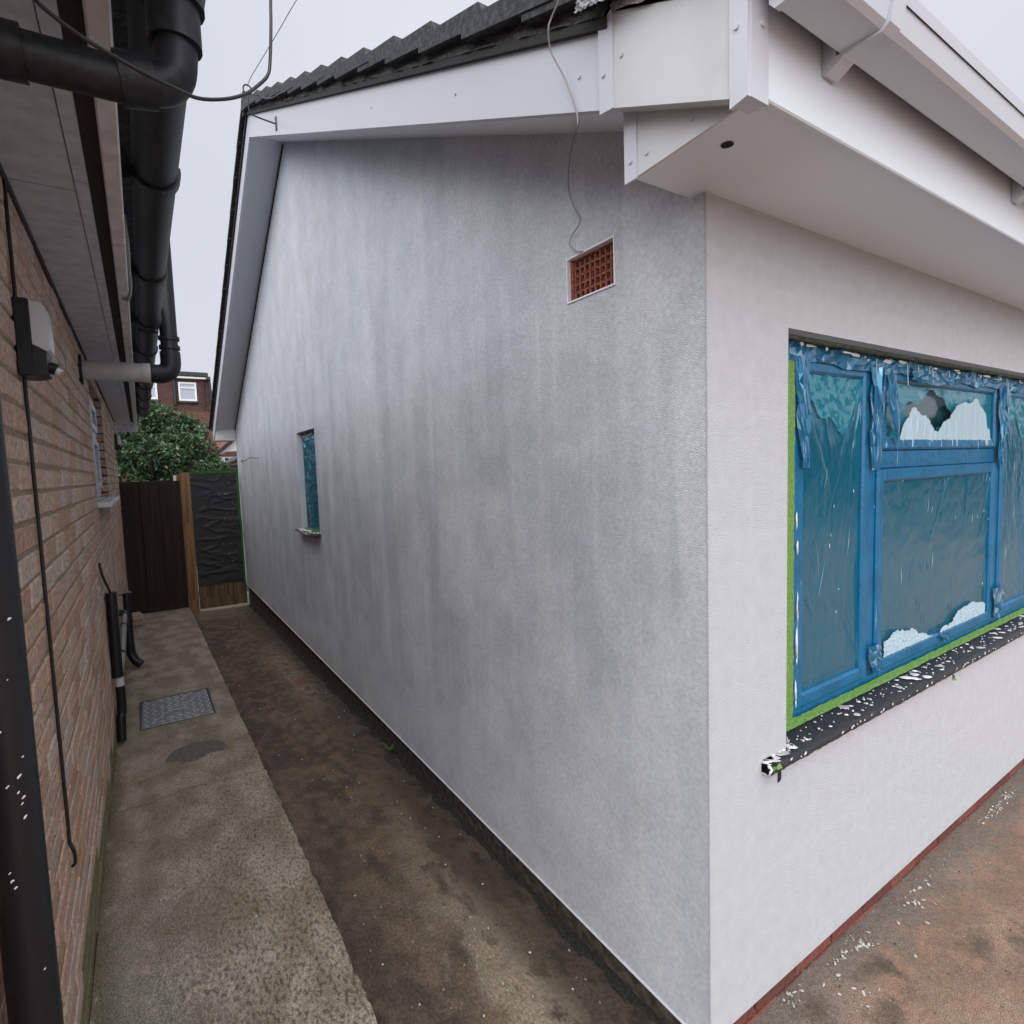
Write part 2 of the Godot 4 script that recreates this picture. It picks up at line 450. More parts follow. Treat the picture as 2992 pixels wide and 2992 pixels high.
func make_materials():
	var S := FastNoiseLite.TYPE_SIMPLEX_SMOOTH
	var C := FastNoiseLite.TYPE_CELLULAR
	var grit := noise_tex("grit", 0.09, C, 1, 1.0, 0.0, 1024, 3)
	var fine := noise_tex("fine", 0.05, S, 4, 0.0, 1.0, 512, 4)
	var blot := noise_tex("blot", 0.012, S, 4, 0.72, 1.05, 512, 5)
	var dirt := noise_tex("dirt", 0.02, S, 5, 0.45, 1.1, 512, 6)
	var grain := noise_tex("grain", 0.03, S, 4, 0.55, 1.05, 512, 7, Vector2i(256, 24))
	M.render_side = mat(lin(1, 1, 1), 0.95, {"spec": 0.25, "bump": grit, "depth": 0.24, "scale": 3.0, "detail": wall_picture()})
	M.render_front = mat(lin(0.54, 0.55, 0.58), 0.85, {"spec": 0.3, "bump": grit, "depth": 0.2, "scale": 2.9, "tex": noise_tex("paintedwall", 0.01, S, 3, 0.965, 1.0, 512, 8)})
	M.bead = mat(lin(0.76, 0.76, 0.82), 0.5, {"bump": fine, "depth": 0.05, "scale": 4.0})
	M.upvc = mat(lin(0.55, 0.56, 0.62), 0.32, {"bump": fine, "depth": 0.012, "scale": 2.0})
	M.upvc_old = mat(lin(0.585, 0.592, 0.612), 0.38, {"tex": noise_tex("oldplastic", 0.006, S, 3, 0.95, 1.02, 512, 9), "scale": 1.4})
	M.upvc_clean = mat(lin(0.74, 0.78, 0.85), 0.35, {"bump": fine, "depth": 0.012, "scale": 2.0})
	M.plinth = mat(lin(0.13, 0.105, 0.088), 0.9, {"tex": dirt, "bump": fine, "depth": 0.2, "scale": 2.0})
	M.moss = mat(lin(0.04, 0.04, 0.028), 0.95, {"tex": dirt, "bump": fine, "depth": 0.25, "scale": 6.0})
	M.tile = mat(lin(0.065, 0.07, 0.076), 0.85, {"tex": dirt, "bump": fine, "depth": 0.12, "scale": 3.0})
	M.verge = mat(lin(0.085, 0.078, 0.078), 0.95, {"tex": dirt, "bump": fine, "depth": 0.15, "scale": 5.0})
	M.undercloak = mat(lin(0.03, 0.03, 0.032), 0.9, {"bump": fine, "depth": 0.2, "scale": 4.0})
	M.mortar_grey = mat(lin(0.42, 0.41, 0.41), 0.95, {"tex": blot, "bump": fine, "depth": 0.2, "scale": 6.0})
	M.lead = mat(lin(0.42, 0.43, 0.46), 0.55, {"tex": blot, "bump": fine, "depth": 0.15, "scale": 5.0})
	M.dark = mat(lin(0.01, 0.01, 0.011), 0.9)
	M.black_plastic = mat(lin(0.006, 0.007, 0.010), 0.42, {"bump": fine, "depth": 0.02, "scale": 3.0})
	M.black_old = mat(lin(0.016, 0.019, 0.027), 0.5, {"tex": dirt, "bump": fine, "depth": 0.015, "scale": 5.0})
	M.cable = mat(lin(0.012, 0.012, 0.012), 0.5)
	M.cable_grey = mat(lin(0.30, 0.30, 0.30), 0.5)
	M.wire = mat(lin(0.10, 0.10, 0.10), 0.5, {"metal": 0.6})
	M.paint = mat(lin(0.82, 0.82, 0.85), 0.45)
	M.paint_mixed = mat(lin(1, 1, 1), 0.5, {"vc": true})
	M.green = mat(lin(0.17, 0.34, 0.075), 0.42, {"bump": fine, "depth": 0.12, "scale": 9.0, "tex": noise_tex("tape", 0.03, S, 3, 0.8, 1.06, 256, 10)})
	M.green_dark = mat(lin(0.045, 0.21, 0.03), 0.5, {"bump": fine, "depth": 0.15, "scale": 9.0, "tex": dirt})
	M.green_painted = mat(lin(0.42, 0.50, 0.36), 0.6, {"tex": dirt, "scale": 4.0})
	M.blue = mat(lin(0.006, 0.135, 0.29), 0.3, {"bump": noise_tex("filmrelief", 0.02, S, 5, 0.0, 1.0, 512, 14), "depth": 0.12, "scale": 3.0, "tex": noise_tex("bluevary", 0.01, S, 3, 0.86, 1.06, 256, 15)})
	M.blue_teal = mat(lin(0.02, 0.26, 0.38), 0.3, {"bump": tex["filmrelief"], "depth": 0.12, "scale": 3.0})
	M.blue_dark = mat(lin(0.006, 0.03, 0.10), 0.35)
	M.pane = mat(lin(0.004, 0.06, 0.085), 0.06, {"alpha": 0.42, "spec": 0.6})
	M.film = mat(lin(1, 1, 1), 0.2, {"alpha": 0.85, "vc": true, "metal": 0.3, "spec": 0.8})
	M.film_teal = mat(lin(0.012, 0.27, 0.38), 0.2, {"alpha": 0.6, "spec": 0.6, "metal": 0.15})
	M.film_thin = mat(lin(0.008, 0.19, 0.31), 0.18, {"alpha": 0.5, "spec": 0.8, "metal": 0.22})
	M.film_white = mat(lin(0.46, 0.60, 0.69), 0.35, {"alpha": 0.88})
	M.black_sheet = mat(lin(0.013, 0.014, 0.017), 0.3, {"bump": fine, "depth": 0.15, "scale": 5.0})
	M.sill = mat(lin(0.03, 0.031, 0.036), 0.4, {"bump": fine, "depth": 0.25, "scale": 9.0, "tex": blot})
	M.terracotta = mat(lin(0.42, 0.13, 0.085), 0.85, {"tex": dirt, "bump": fine, "depth": 0.25, "scale": 7.0})
	M.white_paint = mat(lin(0.80, 0.80, 0.80), 0.4)
	var bricks := [lin(0.579, 0.396, 0.290), lin(0.580, 0.429, 0.326), lin(0.529, 0.379, 0.308), lin(0.580, 0.456, 0.380), lin(0.498, 0.323, 0.229), lin(0.563, 0.365, 0.282), lin(0.580, 0.456, 0.400)]
	M.brick = []
	for b in bricks: M.brick.append(mat(b, 0.9, {"tex": noise_tex("brickface", 0.02, S, 5, 0.74, 1.12, 512, 16), "bump": fine, "depth": 0.35, "scale": 4.0}))
	M.brick_mossy = mat(lin(0.20, 0.175, 0.09), 0.95, {"tex": tex["brickface"], "bump": fine, "depth": 0.4, "scale": 4.0})
	M.brick_field = mat(lin(1, 1, 1), 0.9, {"tex": tex["brickface"], "bump": fine, "depth": 0.35, "scale": 4.0, "vc": true})
	M.joint = mat(lin(0.36, 0.28, 0.205), 0.95, {"tex": blot, "bump": fine, "depth": 0.2, "scale": 6.0})
	M.red_brick = []
	for b in [lin(0.20, 0.055, 0.042), lin(0.16, 0.05, 0.04), lin(0.24, 0.075, 0.055), lin(0.15, 0.062, 0.05)]: M.red_brick.append(mat(b, 0.9, {"tex": tex["brickface"], "bump": fine, "depth": 0.3, "scale": 5.0}))
	M.soffit_old = mat(lin(0.57, 0.585, 0.655), 0.7, {"tex": noise_tex("oldpaint", 0.015, S, 5, 0.88, 1.04, 512, 17), "bump": fine, "depth": 0.08, "scale": 1.6})
	M.fascia_old = mat(lin(0.72, 0.71, 0.73), 0.6, {"tex": tex["oldpaint"], "scale": 1.6})
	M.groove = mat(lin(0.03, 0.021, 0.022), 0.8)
	M.path = mat(lin(1, 1, 1), 0.9, {"blend": BaseMaterial3D.BLEND_MODE_MUL, "tex": noise_tex("speckle", 0.09, S, 3, 0.42, 1.12, 1024, 28), "bump": noise_tex("aggregate", 0.045, C, 1, 1.0, 0.0, 1024, 18), "depth": 0.22, "scale": 2.2, "detail": path_picture()})
	M.alley = mat(lin(1, 1, 1), 0.85, {"blend": BaseMaterial3D.BLEND_MODE_MUL, "tex": tex["speckle"], "bump": dirt, "depth": 0.5, "scale": 2.6, "detail": alley_picture()})
	M.yard = mat(lin(1, 1, 1), 0.85, {"blend": BaseMaterial3D.BLEND_MODE_MUL, "tex": tex["speckle"], "bump": dirt, "depth": 0.5, "scale": 2.2, "detail": yard_picture()})
	M.earth = mat(lin(0.20, 0.17, 0.13), 0.95, {"tex": dirt, "scale": 0.7})
	M.wet = mat(lin(0.19, 0.178, 0.155), 0.6, {"tex": blot, "bump": fine, "depth": 0.5, "scale": 6.0})
	M.iron = mat(lin(0.46, 0.48, 0.53), 0.4, {"metal": 0.2, "tex": blot, "bump": fine, "depth": 0.08, "scale": 9.0})
	M.iron_plate = mat(lin(0.24, 0.25, 0.28), 0.5, {"metal": 0.1, "tex": blot, "scale": 9.0})
	M.iron_dark = mat(lin(0.05, 0.05, 0.052), 0.7)
	M.timber = mat(lin(0.36, 0.185, 0.085), 0.8, {"tex": grain, "bump": grain, "depth": 0.15, "scale3": Vector3(2.2, 0.9, 2.2)})
	M.timber_gate = mat(lin(0.24, 0.145, 0.07), 0.8, {"tex": grain, "bump": grain, "depth": 0.15, "scale3": Vector3(2.2, 0.9, 2.2)})
	M.fence = mat(lin(0.032, 0.013, 0.010), 0.75, {"tex": grain, "bump": grain, "depth": 0.2, "scale3": Vector3(2.2, 0.9, 2.2)})
	M.grey_pipe = mat(lin(0.22, 0.22, 0.225), 0.4)
	M.white_pipe = mat(lin(0.52, 0.51, 0.50), 0.42, {"tex": tex["oldplastic"], "scale": 2.0})
	M.diffuser = mat(lin(0.62, 0.64, 0.68), 0.25)
	M.leaf = mat(lin(1, 1, 1), 0.5, {"vc": true, "two": true, "back": Color(0.25, 0.4, 0.12)})
	M.hedge = mat(lin(0.035, 0.055, 0.025), 0.9, {"tex": dirt, "scale": 0.6})
	M.bark = mat(lin(0.09, 0.07, 0.05), 0.95, {"tex": grain, "scale": 3.0})
	M.far_brick = mat(lin(0.105, 0.052, 0.045), 0.9, {"tex": noise_tex("courses", 0.08, S, 3, 0.62, 1.15, 512, 19, Vector2i(60, 512)), "scale": 0.55})
	M.far_brick_light = mat(lin(0.15, 0.072, 0.052), 0.9, {"tex": tex["courses"], "scale": 0.55})
	M.far_roof = mat(lin(0.075, 0.075, 0.072), 0.9, {"tex": dirt, "scale": 1.0})
	M.red_roof = mat(lin(0.21, 0.085, 0.075), 0.9, {"tex": dirt, "scale": 0.8})
	M.glass = mat(lin(0.02, 0.025, 0.03), 0.05, {"spec": 0.8})
	M.glass_curtain = mat(lin(0.33, 0.37, 0.44), 0.2)
	M.house_white = mat(lin(0.72, 0.72, 0.73), 0.8)
	M.room = mat(lin(0.5, 0.5, 0.48), 0.9)
	M.room_floor = mat(lin(0.14, 0.11, 0.08), 0.8)
	M.yellow = mat(lin(0.55, 0.40, 0.04), 0.5)
	M.flake = mat(lin(0.5, 0.48, 0.44), 0.8)
	M.stone = mat(lin(1, 1, 1), 0.85, {"vc": true})
	M.weed = mat(lin(0.05, 0.11, 0.025), 0.6, {"two": true, "back": Color(0.2, 0.35, 0.1)})

# ---------------------------------------------------------------- heights
func barge_y(z: float) -> float:     # underside of the bargeboards
	return 2.554 + 0.471 * (-z - 0.02) if z > -4.37 else 4.603 - 0.530 * (-z - 4.37)
func path_y(z: float) -> float: return 0.09 - 0.0285 * maxf(0.0, -z - 1.5)
func dirt_y(z: float) -> float: return -0.03 - 0.0195 * maxf(0.0, -z)
func bead_y(z: float) -> float: return 0.085 + 0.0049 * maxf(0.0, -z)

func ridge_noise(f: FastNoiseLite, p: Vector2) -> float:
	return 1.0 - absf(f.get_noise_2dv(p)) * 2.2

func _ready():
	rng.seed = 20240
	setup_view()
	make_materials()
	build_ground()
	build_white_house()
	build_brick_house()
	build_fence_and_gate()
	build_background()
	build_window_masking()
	build_pipes()
	build_lights_and_cables()
	build_small_things()

const EXPOSURE := 3.3
const SKY := 1.0 / EXPOSURE
func setup_view():
	var cam := Camera3D.new()
	cam.name = "camera"
	cam.position = Vector3(-1.24, 1.75, 0.953)
	cam.rotation = Vector3(-0.0773499, -0.58013539, -0.03234547)
	cam.fov = 84.5498
	cam.near = 0.05
	cam.far = 400.0
	add_child(cam)
	cam.current = true
	var env := Environment.new()
	env.background_mode = Environment.BG_SKY
	var sm := ProceduralSkyMaterial.new()
	sm.sky_top_color = (Color(0.675, 0.70, 0.785) * SKY).linear_to_srgb()
	sm.sky_horizon_color = (Color(0.71, 0.73, 0.805) * SKY).linear_to_srgb()
	sm.sky_curve = 0.2
	sm.ground_bottom_color = (Color(0.2, 0.18, 0.15) * SKY).linear_to_srgb()
	sm.ground_horizon_color = (Color(0.55, 0.56, 0.62) * SKY).linear_to_srgb()
	sm.sky_cover = clouds()
	sm.sky_cover_modulate = Color(1, 1, 1, 1)
	var sky := Sky.new()
	sky.sky_material = sm
	env.sky = sky
	env.tonemap_mode = Environment.TONE_MAPPER_LINEAR
	env.tonemap_exposure = EXPOSURE
	env.sdfgi_enabled = true
	env.ssao_enabled = true
	env.ssil_enabled = true
	var we := WorldEnvironment.new()
	we.name = "world_environment"
	we.environment = env
	add_child(we)
	var sun := DirectionalLight3D.new()
	sun.name = "sun"
	sun.light_energy = 0.5
	sun.light_color = Color(1.0, 0.995, 0.988)
	sun.light_angular_distance = 120.0
	sun.shadow_enabled = true
	sun.sky_mode = DirectionalLight3D.SKY_MODE_LIGHT_ONLY
	add_child(sun)
	sun.look_at_from_position(Vector3(-0.55, 0.72, 0.55) * 10.0, Vector3.ZERO)

func clouds() -> Texture2D:
	var f := FastNoiseLite.new()
	f.noise_type = FastNoiseLite.TYPE_SIMPLEX_SMOOTH
	f.frequency = 0.006; f.fractal_octaves = 4; f.seed = 9
	var im := f.get_seamless_image(512, 256)
	im.convert(Image.FORMAT_RGBA8)
	var d := im.get_data()
	for i in range(0, d.size(), 4):
		var k := d[i] / 255.0
		d[i] = 255; d[i + 1] = 255; d[i + 2] = 255
		d[i + 3] = int(7.0 * step01(0.25, 0.75, k))
	return ImageTexture.create_from_image(Image.create_from_data(512, 256, false, Image.FORMAT_RGBA8, d))

# ---------------------------------------------------------------- ground
func build_ground():
	var m := MB.new()
	m.quad(Vector3(-200, -0.42, -200), Vector3(200, -0.42, -200), Vector3(200, -0.42, 200), Vector3(-200, -0.42, 200), Vector3.UP)
	structure(put("ground", m, M.earth))
	# raised path
	var fn := FastNoiseLite.new()
	fn.frequency = 1.6; fn.fractal_octaves = 4; fn.seed = 5
	m = MB.new()
	var edge := func(z: float) -> float: return -0.752 - 0.0035 * maxf(0.0, -z - 3.0) + 0.007 * fn.get_noise_2d(z * 6.0, 3.0) + 0.007 * fn.get_noise_2d(z * 30.0, 8.0)
	var nv := 420
	m.grid(24, nv, func(a, b):
		var z: float = 1.6 - 10.15 * b
		var x: float = lerpf(-1.487, edge.call(z), a)
		return Vector3(x, path_y(z) + 0.004 * fn.get_noise_2d(x * 3.0, z * 3.0) + 0.003 * fn.get_noise_2d(x * 14.0, z * 14.0) * step01(-2.5, 0, z) - 0.006 * step01(0.95, 1.0, a), z), Vector3.UP)
	m.grid(1, nv, func(a, b):
		var z: float = 1.6 - 10.15 * b
		return Vector3(edge.call(z) + 0.006 * a, lerpf(path_y(z) - 0.006 + 0.004 * fn.get_noise_2d(edge.call(z) * 3.0, z * 3.0), -0.42, a), z), Vector3.RIGHT)
	m.quad(Vector3(-1.487, -0.42, -8.55), Vector3(-0.77, -0.42, -8.55), Vector3(-0.77, path_y(-8.55), -8.55), Vector3(-1.487, path_y(-8.55), -8.55), Vector3.FORWARD)
	var p = structure(put("path", m, M.path))
	m = MB.new()
	var pc := Vector3(-1.075, path_y(-3.0) + 0.009, -2.99)
	var rim := []
	for k in 40:
		var q := TAU * k / 40.0
		var rr := 0.148 * (1.0 + 0.16 * cos(q * 2.0 + 0.5) + 0.07 * sin(q * 3.0 + 1.0) + 0.03 * sin(q * 7.0))
		rim.append(pc + Vector3(cos(q) * rr, -0.008, sin(q) * rr * 1.15))
	for k in 40:
		m.tri(pc, rim[k], rim[(k + 1) % 40], Vector3.UP, (Vector3.UP * 4 + rim[k] - pc).normalized(), (Vector3.UP * 4 + rim[(k + 1) % 40] - pc).normalized())
	put("wet_patch", m, M.wet, p)
	# sunken strip of dark concrete along the house
	m = MB.new()
	m.grid(26, 300, func(a, b):
		var z: float = 1.5 - 10.0 * b
		var x: float = lerpf(-0.80, 0.035, a)
		return Vector3(x, dirt_y(z) + 0.009 * fn.get_noise_2d(x * 2.5, z * 2.5) + 0.008 * pow(step01(0.86, 1.0, a), 2.0) * (0.6 + fn.get_noise_2d(3.0, z * 2.0)), z), Vector3.UP)
	structure(put("alley_floor", m, M.alley))
	# yard in front of the house
	m = MB.new()
	m.grid(100, 50, func(a, b):
		var x: float = -1.2 + 4.0 * a
		var z: float = -0.05 + 2.0 * b
		return Vector3(x, 0.016 * step01(-0.1, 0.25, x) + 0.001 + 0.006 * fn.get_noise_2d(x * 3.0, z * 3.0) + (-0.2 * step01(-0.02, -0.14, x) if x < 0 else 0.0), z), Vector3.UP)
	structure(put("yard", m, M.yard))
	m = MB.new()
	m.box(Vector3(2.78, -0.4, -0.04), Vector3(12, 0.016, 14))
	m.box(Vector3(-8, -0.4, 1.95), Vector3(2.78, 0.014, 14))
	structure(put("front_drive", m, mat(YARD_B, 0.9, {"tex": tex["dirt"], "scale": 1.2})))
	# mossy fillet of mortar at the foot of the render
	m = MB.new()
	m.grid(4, 260, func(a, b):
		var z: float = -0.02 - 8.3 * b
		var wob: float = 0.010 * fn.get_noise_2d(z * 3.0, 9.0)
		return Vector3(lerpf(-0.012 + wob * 1.5, 0.024, a), dirt_y(z) + 0.002 + (0.018 + wob) * a * a + 0.006 * fn.get_noise_2d(a * 4.0, z * 9.0), z), Vector3(-0.7, 0.7, 0))
	structure(put("mortar_fillet", m, M.moss))

# ---------------------------------------------------------------- the white house
func side_wall_mesh() -> MB:
	var m := MB.new()
	var top := func(z: float) -> float: return barge_y(z) + 0.04
	var zs := [0.0, -0.33, -0.551, -1.5, -2.7, -3.92, -4.37, -4.555, -5.6, -7.0, -8.45]
	var uv := func(z: float, y: float) -> Vector2: return Vector2(-z / 8.5, 1.0 - y / 4.75)
	for i in zs.size() - 1:
		var z0: float = zs[i]
		var z1: float = zs[i + 1]
		var cuts := []
		if is_equal_approx(z0, -0.33): cuts = [2.297, 2.434]
		if z0 < -3.9 and z1 > -4.56: cuts = [1.244, 2.14]
		var lo := [bead_y(z0), bead_y(z1)]
		var segs := []
		if cuts.size():
			segs = [[lo[0], lo[1], cuts[0], cuts[0]], [cuts[1], cuts[1], top.call(z0), top.call(z1)]]
		else:
			segs = [[lo[0], lo[1], top.call(z0), top.call(z1)]]
		for s in segs:
			m.quad(Vector3(0, s[0], z0), Vector3(0, s[1], z1), Vector3(0, s[3], z1), Vector3(0, s[2], z0), Vector3.LEFT, [uv.call(z0, s[0]), uv.call(z1, s[1]), uv.call(z1, s[3]), uv.call(z0, s[2])])
	# reveals of the small window and the air brick, underside of the render
	for h in [[-3.92, -4.555, 1.244, 2.14, 0.11], [-0.33, -0.551, 2.297, 2.434, 0.045]]:
		var d := Vector3(h[4], 0, 0)
		var a := Vector3(0, h[2], h[0])
		var b := Vector3(0, h[2], h[1])
		var c := Vector3(0, h[3], h[1])
		var e := Vector3(0, h[3], h[0])
		m.quad(a, b, b + d, a + d, Vector3.UP); m.quad(c, e, e + d, c + d, Vector3.DOWN)
		m.quad(b, c, c + d, b + d, Vector3(0, 0, 1)); m.quad(e, a, a + d, e + d, Vector3(0, 0, -1))
	m.quad(Vector3(0, bead_y(0), 0), Vector3(0.05, bead_y(0), 0), Vector3(0.05, bead_y(-8.45), -8.45), Vector3(0, bead_y(-8.45), -8.45), Vector3.DOWN)
	m.quad(Vector3(0, 0, -8.45), Vector3(4, 0, -8.45), Vector3(4, 2.5, -8.45), Vector3(0, 2.5, -8.45), Vector3.FORWARD)
	return m

const WX0 := 0.37
const WX1 := 3.14
const WY0 := 0.842
const WY1 := 2.133
func build_white_house():
	var h := group_node("white_rendered_bungalow", self, Vector3.ZERO)
	tag(h, "white rendered bungalow with grey primed gable wall and dark tiled roof", "house")
	put("side_wall", side_wall_mesh(), M.render_side, h)
	# front wall with the window opening
	var m := MB.new()
	var fb := 0.102
	for r in [[0.0, WX0, fb, 2.44], [WX0, WX1, fb, WY0], [WX0, WX1, WY1, 2.44], [WX1, 9.0, fb, 2.44]]:
		m.quad(Vector3(r[0], r[2], 0), Vector3(r[1], r[2], 0), Vector3(r[1], r[3], 0), Vector3(r[0], r[3], 0), Vector3(0, 0, 1))
	m.quad(Vector3(WX0, WY1, 0), Vector3(WX1, WY1, 0), Vector3(WX1, WY1, -0.13), Vector3(WX0, WY1, -0.13), Vector3.DOWN)
	m.quad(Vector3(WX0, WY0, 0), Vector3(WX1, WY0, 0), Vector3(WX1, WY0, -0.13), Vector3(WX0, WY0, -0.13), Vector3.UP)
	m.quad(Vector3(WX0, WY0, 0), Vector3(WX0, WY1, 0), Vector3(WX0, WY1, -0.13), Vector3(WX0, WY0, -0.13), Vector3.RIGHT)
	m.quad(Vector3(WX1, WY0, 0), Vector3(WX1, WY1, 0), Vector3(WX1, WY1, -0.13), Vector3(WX1, WY0, -0.13), Vector3.LEFT)
	m.quad(Vector3(0, fb, 0), Vector3(9, fb, 0), Vector3(9, fb, -0.06), Vector3(0, fb, -0.06), Vector3.DOWN)
	put("front_wall", m, M.render_front, h)
	# ragged edge of the white coat where it turns the corner
	m = MB.new()
	var y := 0.09
	while y < 2.42:
		var dy := rng.randf_range(0.006, 0.022)
		var w := rng.randf_range(0.0015, 0.0065)
		m.box(Vector3(-0.0016, y, -w), Vector3(0.004, minf(y + dy, 2.425), 0.0022))
		y += dy
	put("corner_bead", m, M.render_front, h)
	# thin white lip along the foot of the grey wall
	m = MB.new()
	m.hexa([Vector3(-0.004, bead_y(0) - 0.004, -0.003), Vector3(0.03, bead_y(0) - 0.004, -0.003), Vector3(0.03, bead_y(0) + 0.002, -0.003), Vector3(-0.004, bead_y(0) + 0.002, -0.003),
		Vector3(-0.004, bead_y(-8.45) - 0.004, -8.44), Vector3(0.03, bead_y(-8.45) - 0.004, -8.44), Vector3(0.03, bead_y(-8.45) + 0.002, -8.44), Vector3(-0.004, bead_y(-8.45) + 0.002, -8.44)])
	put("stop_bead", m, M.bead, h)
	# plinths
	m = MB.new()
	var fn := FastNoiseLite.new()
	fn.frequency = 2.0; fn.fractal_octaves = 4
	m.grid(200, 5, func(a, b):
		var z: float = -0.015 - 8.4 * a
		return Vector3(0.024 + 0.004 * fn.get_noise_2d(z * 4.0, b * 2.0), lerpf(-0.3, bead_y(z) + 0.002, b), z), Vector3.LEFT)
	put("side_plinth", m, M.plinth, h)
	m = MB.new()
	m.box(Vector3(0.03, -0.3, -0.3), Vector3(9, 0.12, -0.03))
	put("front_plinth", m, M.joint, h)
	var brick_shapes := []
	for k in 4:
		var b := MB.new()
		b.bevel(Vector3.ZERO, Vector3(0.215, 0.065, 0.06), 0.004, Basis.IDENTITY, 0.002, rng)
		brick_shapes.append(b.mesh())
	for course in 2:
		for k in 17:
			var o := put("brick", brick_shapes[(k * 3 + course) % 4], M.red_brick[(k * 5 + course * 2 + k / 3) % 4], h)
			o.position = Vector3(0.132 + 0.225 * k + (0.112 if course else 0.0) - (0.0 if course else 0.0), 0.062 - 0.075 * course, -0.05 + rng.randf_range(-0.002, 0.002))
	# soffit, fascia and eaves
	m = MB.new()
	m.box(Vector3(-0.226, 2.43, -0.045), Vector3(9, 2.442, 0.292))
	put("soffit", m, M.upvc_clean, h)
	m = MB.new()
	for k in 20:
		var q := TAU * k / 20.0
		var q2 := TAU * (k + 1) / 20.0
		var c := Vector3(-0.136, 2.4285, 0.16)
		m.tri(c, c + Vector3(cos(q), 0, sin(q)) * 0.0135, c + Vector3(cos(q2), 0, sin(q2)) * 0.0135, Vector3.DOWN, Vector3.DOWN, Vector3.DOWN)
	put("vent_hole", m, M.dark, h)
	m = MB.new()
	m.rbox(Vector3(-0.268, 2.418, 0.290), Vector3(9, 2.68, 0.304), 0.003)
	put("fascia", m, M.upvc_clean, h)
	var U := Vector3(0, 0, 1)
	# bargeboards
	for side in 2:
		m = MB.new()
		var za := -0.045 if side == 0 else -4.371
		var zb := -4.369 if side == 0 else -8.75
		var pts := PackedVector2Array([Vector2(za, barge_y(za)), Vector2(zb, barge_y(zb)), Vector2(zb, barge_y(zb) + 0.18), Vector2(za, barge_y(za) + 0.18)])
		m.prism(pts, Vector3(-0.275, 0, 0), U, Vector3.UP, Vector3(0.022, 0, 0))
		put("bargeboard", m, M.upvc, h)
		m = MB.new()   # soffit behind the bargeboard
		m.quad(Vector3(-0.254, barge_y(za) + 0.012, za), Vector3(-0.254, barge_y(zb) + 0.012, zb), Vector3(0.01, barge_y(zb) + 0.036, zb), Vector3(0.01, barge_y(za) + 0.036, za), Vector3.DOWN)
		put("verge_soffit", m, M.upvc_clean, h)
		m = MB.new()   # dark trim where the soffit meets the wall
		m.quad(Vector3(-0.012, barge_y(za) + 0.02, za), Vector3(-0.012, barge_y(zb) + 0.02, zb), Vector3(0.0, barge_y(zb) + 0.01, zb), Vector3(0.0, barge_y(za) + 0.01, za), Vector3(-0.6, -0.8, 0))
		if side == 1: put("wall_trim", m, M.undercloak, h)
		m = MB.new()   # undercloak strip and mortar bedding
		pts = PackedVector2Array([Vector2(za, barge_y(za) + 0.172), Vector2(zb, barge_y(zb) + 0.172), Vector2(zb, barge_y(zb) + 0.198), Vector2(za, barge_y(za) + 0.198)])
		m.prism(pts, Vector3(-0.290, 0, 0), U, Vector3.UP, Vector3(0.08, 0, 0))
		put("undercloak", m, M.undercloak, h)
		m = MB.new()
		var lump := FastNoiseLite.new()
		lump.frequency = 3.0; lump.seed = 4 + side; lump.fractal_octaves = 3
		m.grid(200, 6, func(a, b):
			var z: float = lerpf(za, zb, a)
			return Vector3(-0.292 + 0.010 * lump.get_noise_2d(z * 3.0, b * 3.0) + 0.014 * sin(b * PI), barge_y(z) + lerpf(0.196, 0.275, b), z), Vector3.LEFT)
		put("mortar_bedding", m, M.verge, h)
	# far end of the verge box
	m = MB.new()
	m.rbox(Vector3(-0.262, 2.30, -8.74), Vector3(0.0, 2.47, -8.46), 0.004)
	put("box_end", m, M.upvc_old, h)
	# near box end, its joint cover, corner trim and the lower return
	m = MB.new()
	m.prism(PackedVector2Array([Vector2(-0.048, barge_y(-0.048) + 0.001), Vector2(0.291, barge_y(0.291) + 0.001), Vector2(0.291, 2.60), Vector2(-0.048, 2.775)]), Vector3(-0.280, 0, 0), U, Vector3.UP, Vector3(0.03, 0, 0))
	put("box_end", m, M.upvc_old, h)
	m = MB.new()
	m.prism(PackedVector2Array([Vector2(-0.075, barge_y(-0.075) - 0.014), Vector2(-0.030, barge_y(-0.03) + 0.0), Vector2(-0.030, 2.772), Vector2(-0.075, 2.752)]), Vector3(-0.286, 0, 0), U, Vector3.UP, Vector3(0.016, 0, 0))
	put("joint_cover", m, M.upvc, h)
	m = MB.new()
	m.prism(PackedVector2Array([Vector2(0.273, 2.396), Vector2(0.31, 2.402), Vector2(0.31, 2.70), Vector2(0.273, 2.70)]), Vector3(-0.2865, 0, 0), U, Vector3.UP, Vector3(0.009, 0, 0))
	m.box(Vector3(-0.2775, 2.402, 0.3045), Vector3(-0.225, 2.70, 0.3115))
	m.quad(Vector3(-0.28, 2.404, 0.273), Vector3(-0.28, 2.404, 0.31), Vector3(-0.23, 2.404, 0.31), Vector3(-0.23, 2.404, 0.273), Vector3.DOWN)
	put("corner_trim", m, M.upvc, h)
	m = MB.new()
	m.prism(PackedVector2Array([Vector2(-0.046, 2.412), Vector2(0.262, 2.426), Vector2(0.262, 2.44), Vector2(-0.046, 2.575)]), Vector3(-0.2325, 0, 0), U, Vector3.UP, Vector3(0.0065, 0, 0))
	m.box(Vector3(-0.226, 2.442, -0.046), Vector3(0.0, 2.58, -0.04))
	put("box_return", m, M.upvc_old, h)
	m = MB.new()
	m.prism(PackedVector2Array([Vector2(-0.047, 2.409), Vector2(-0.008, 2.409), Vector2(-0.008, 2.556), Vector2(-0.047, 2.574)]), Vector3(-0.2365, 0, 0), U, Vector3.UP, Vector3(0.004, 0, 0))
	put("joint_cover", m, M.upvc, h)
	m = MB.new()   # underside of the stepped box
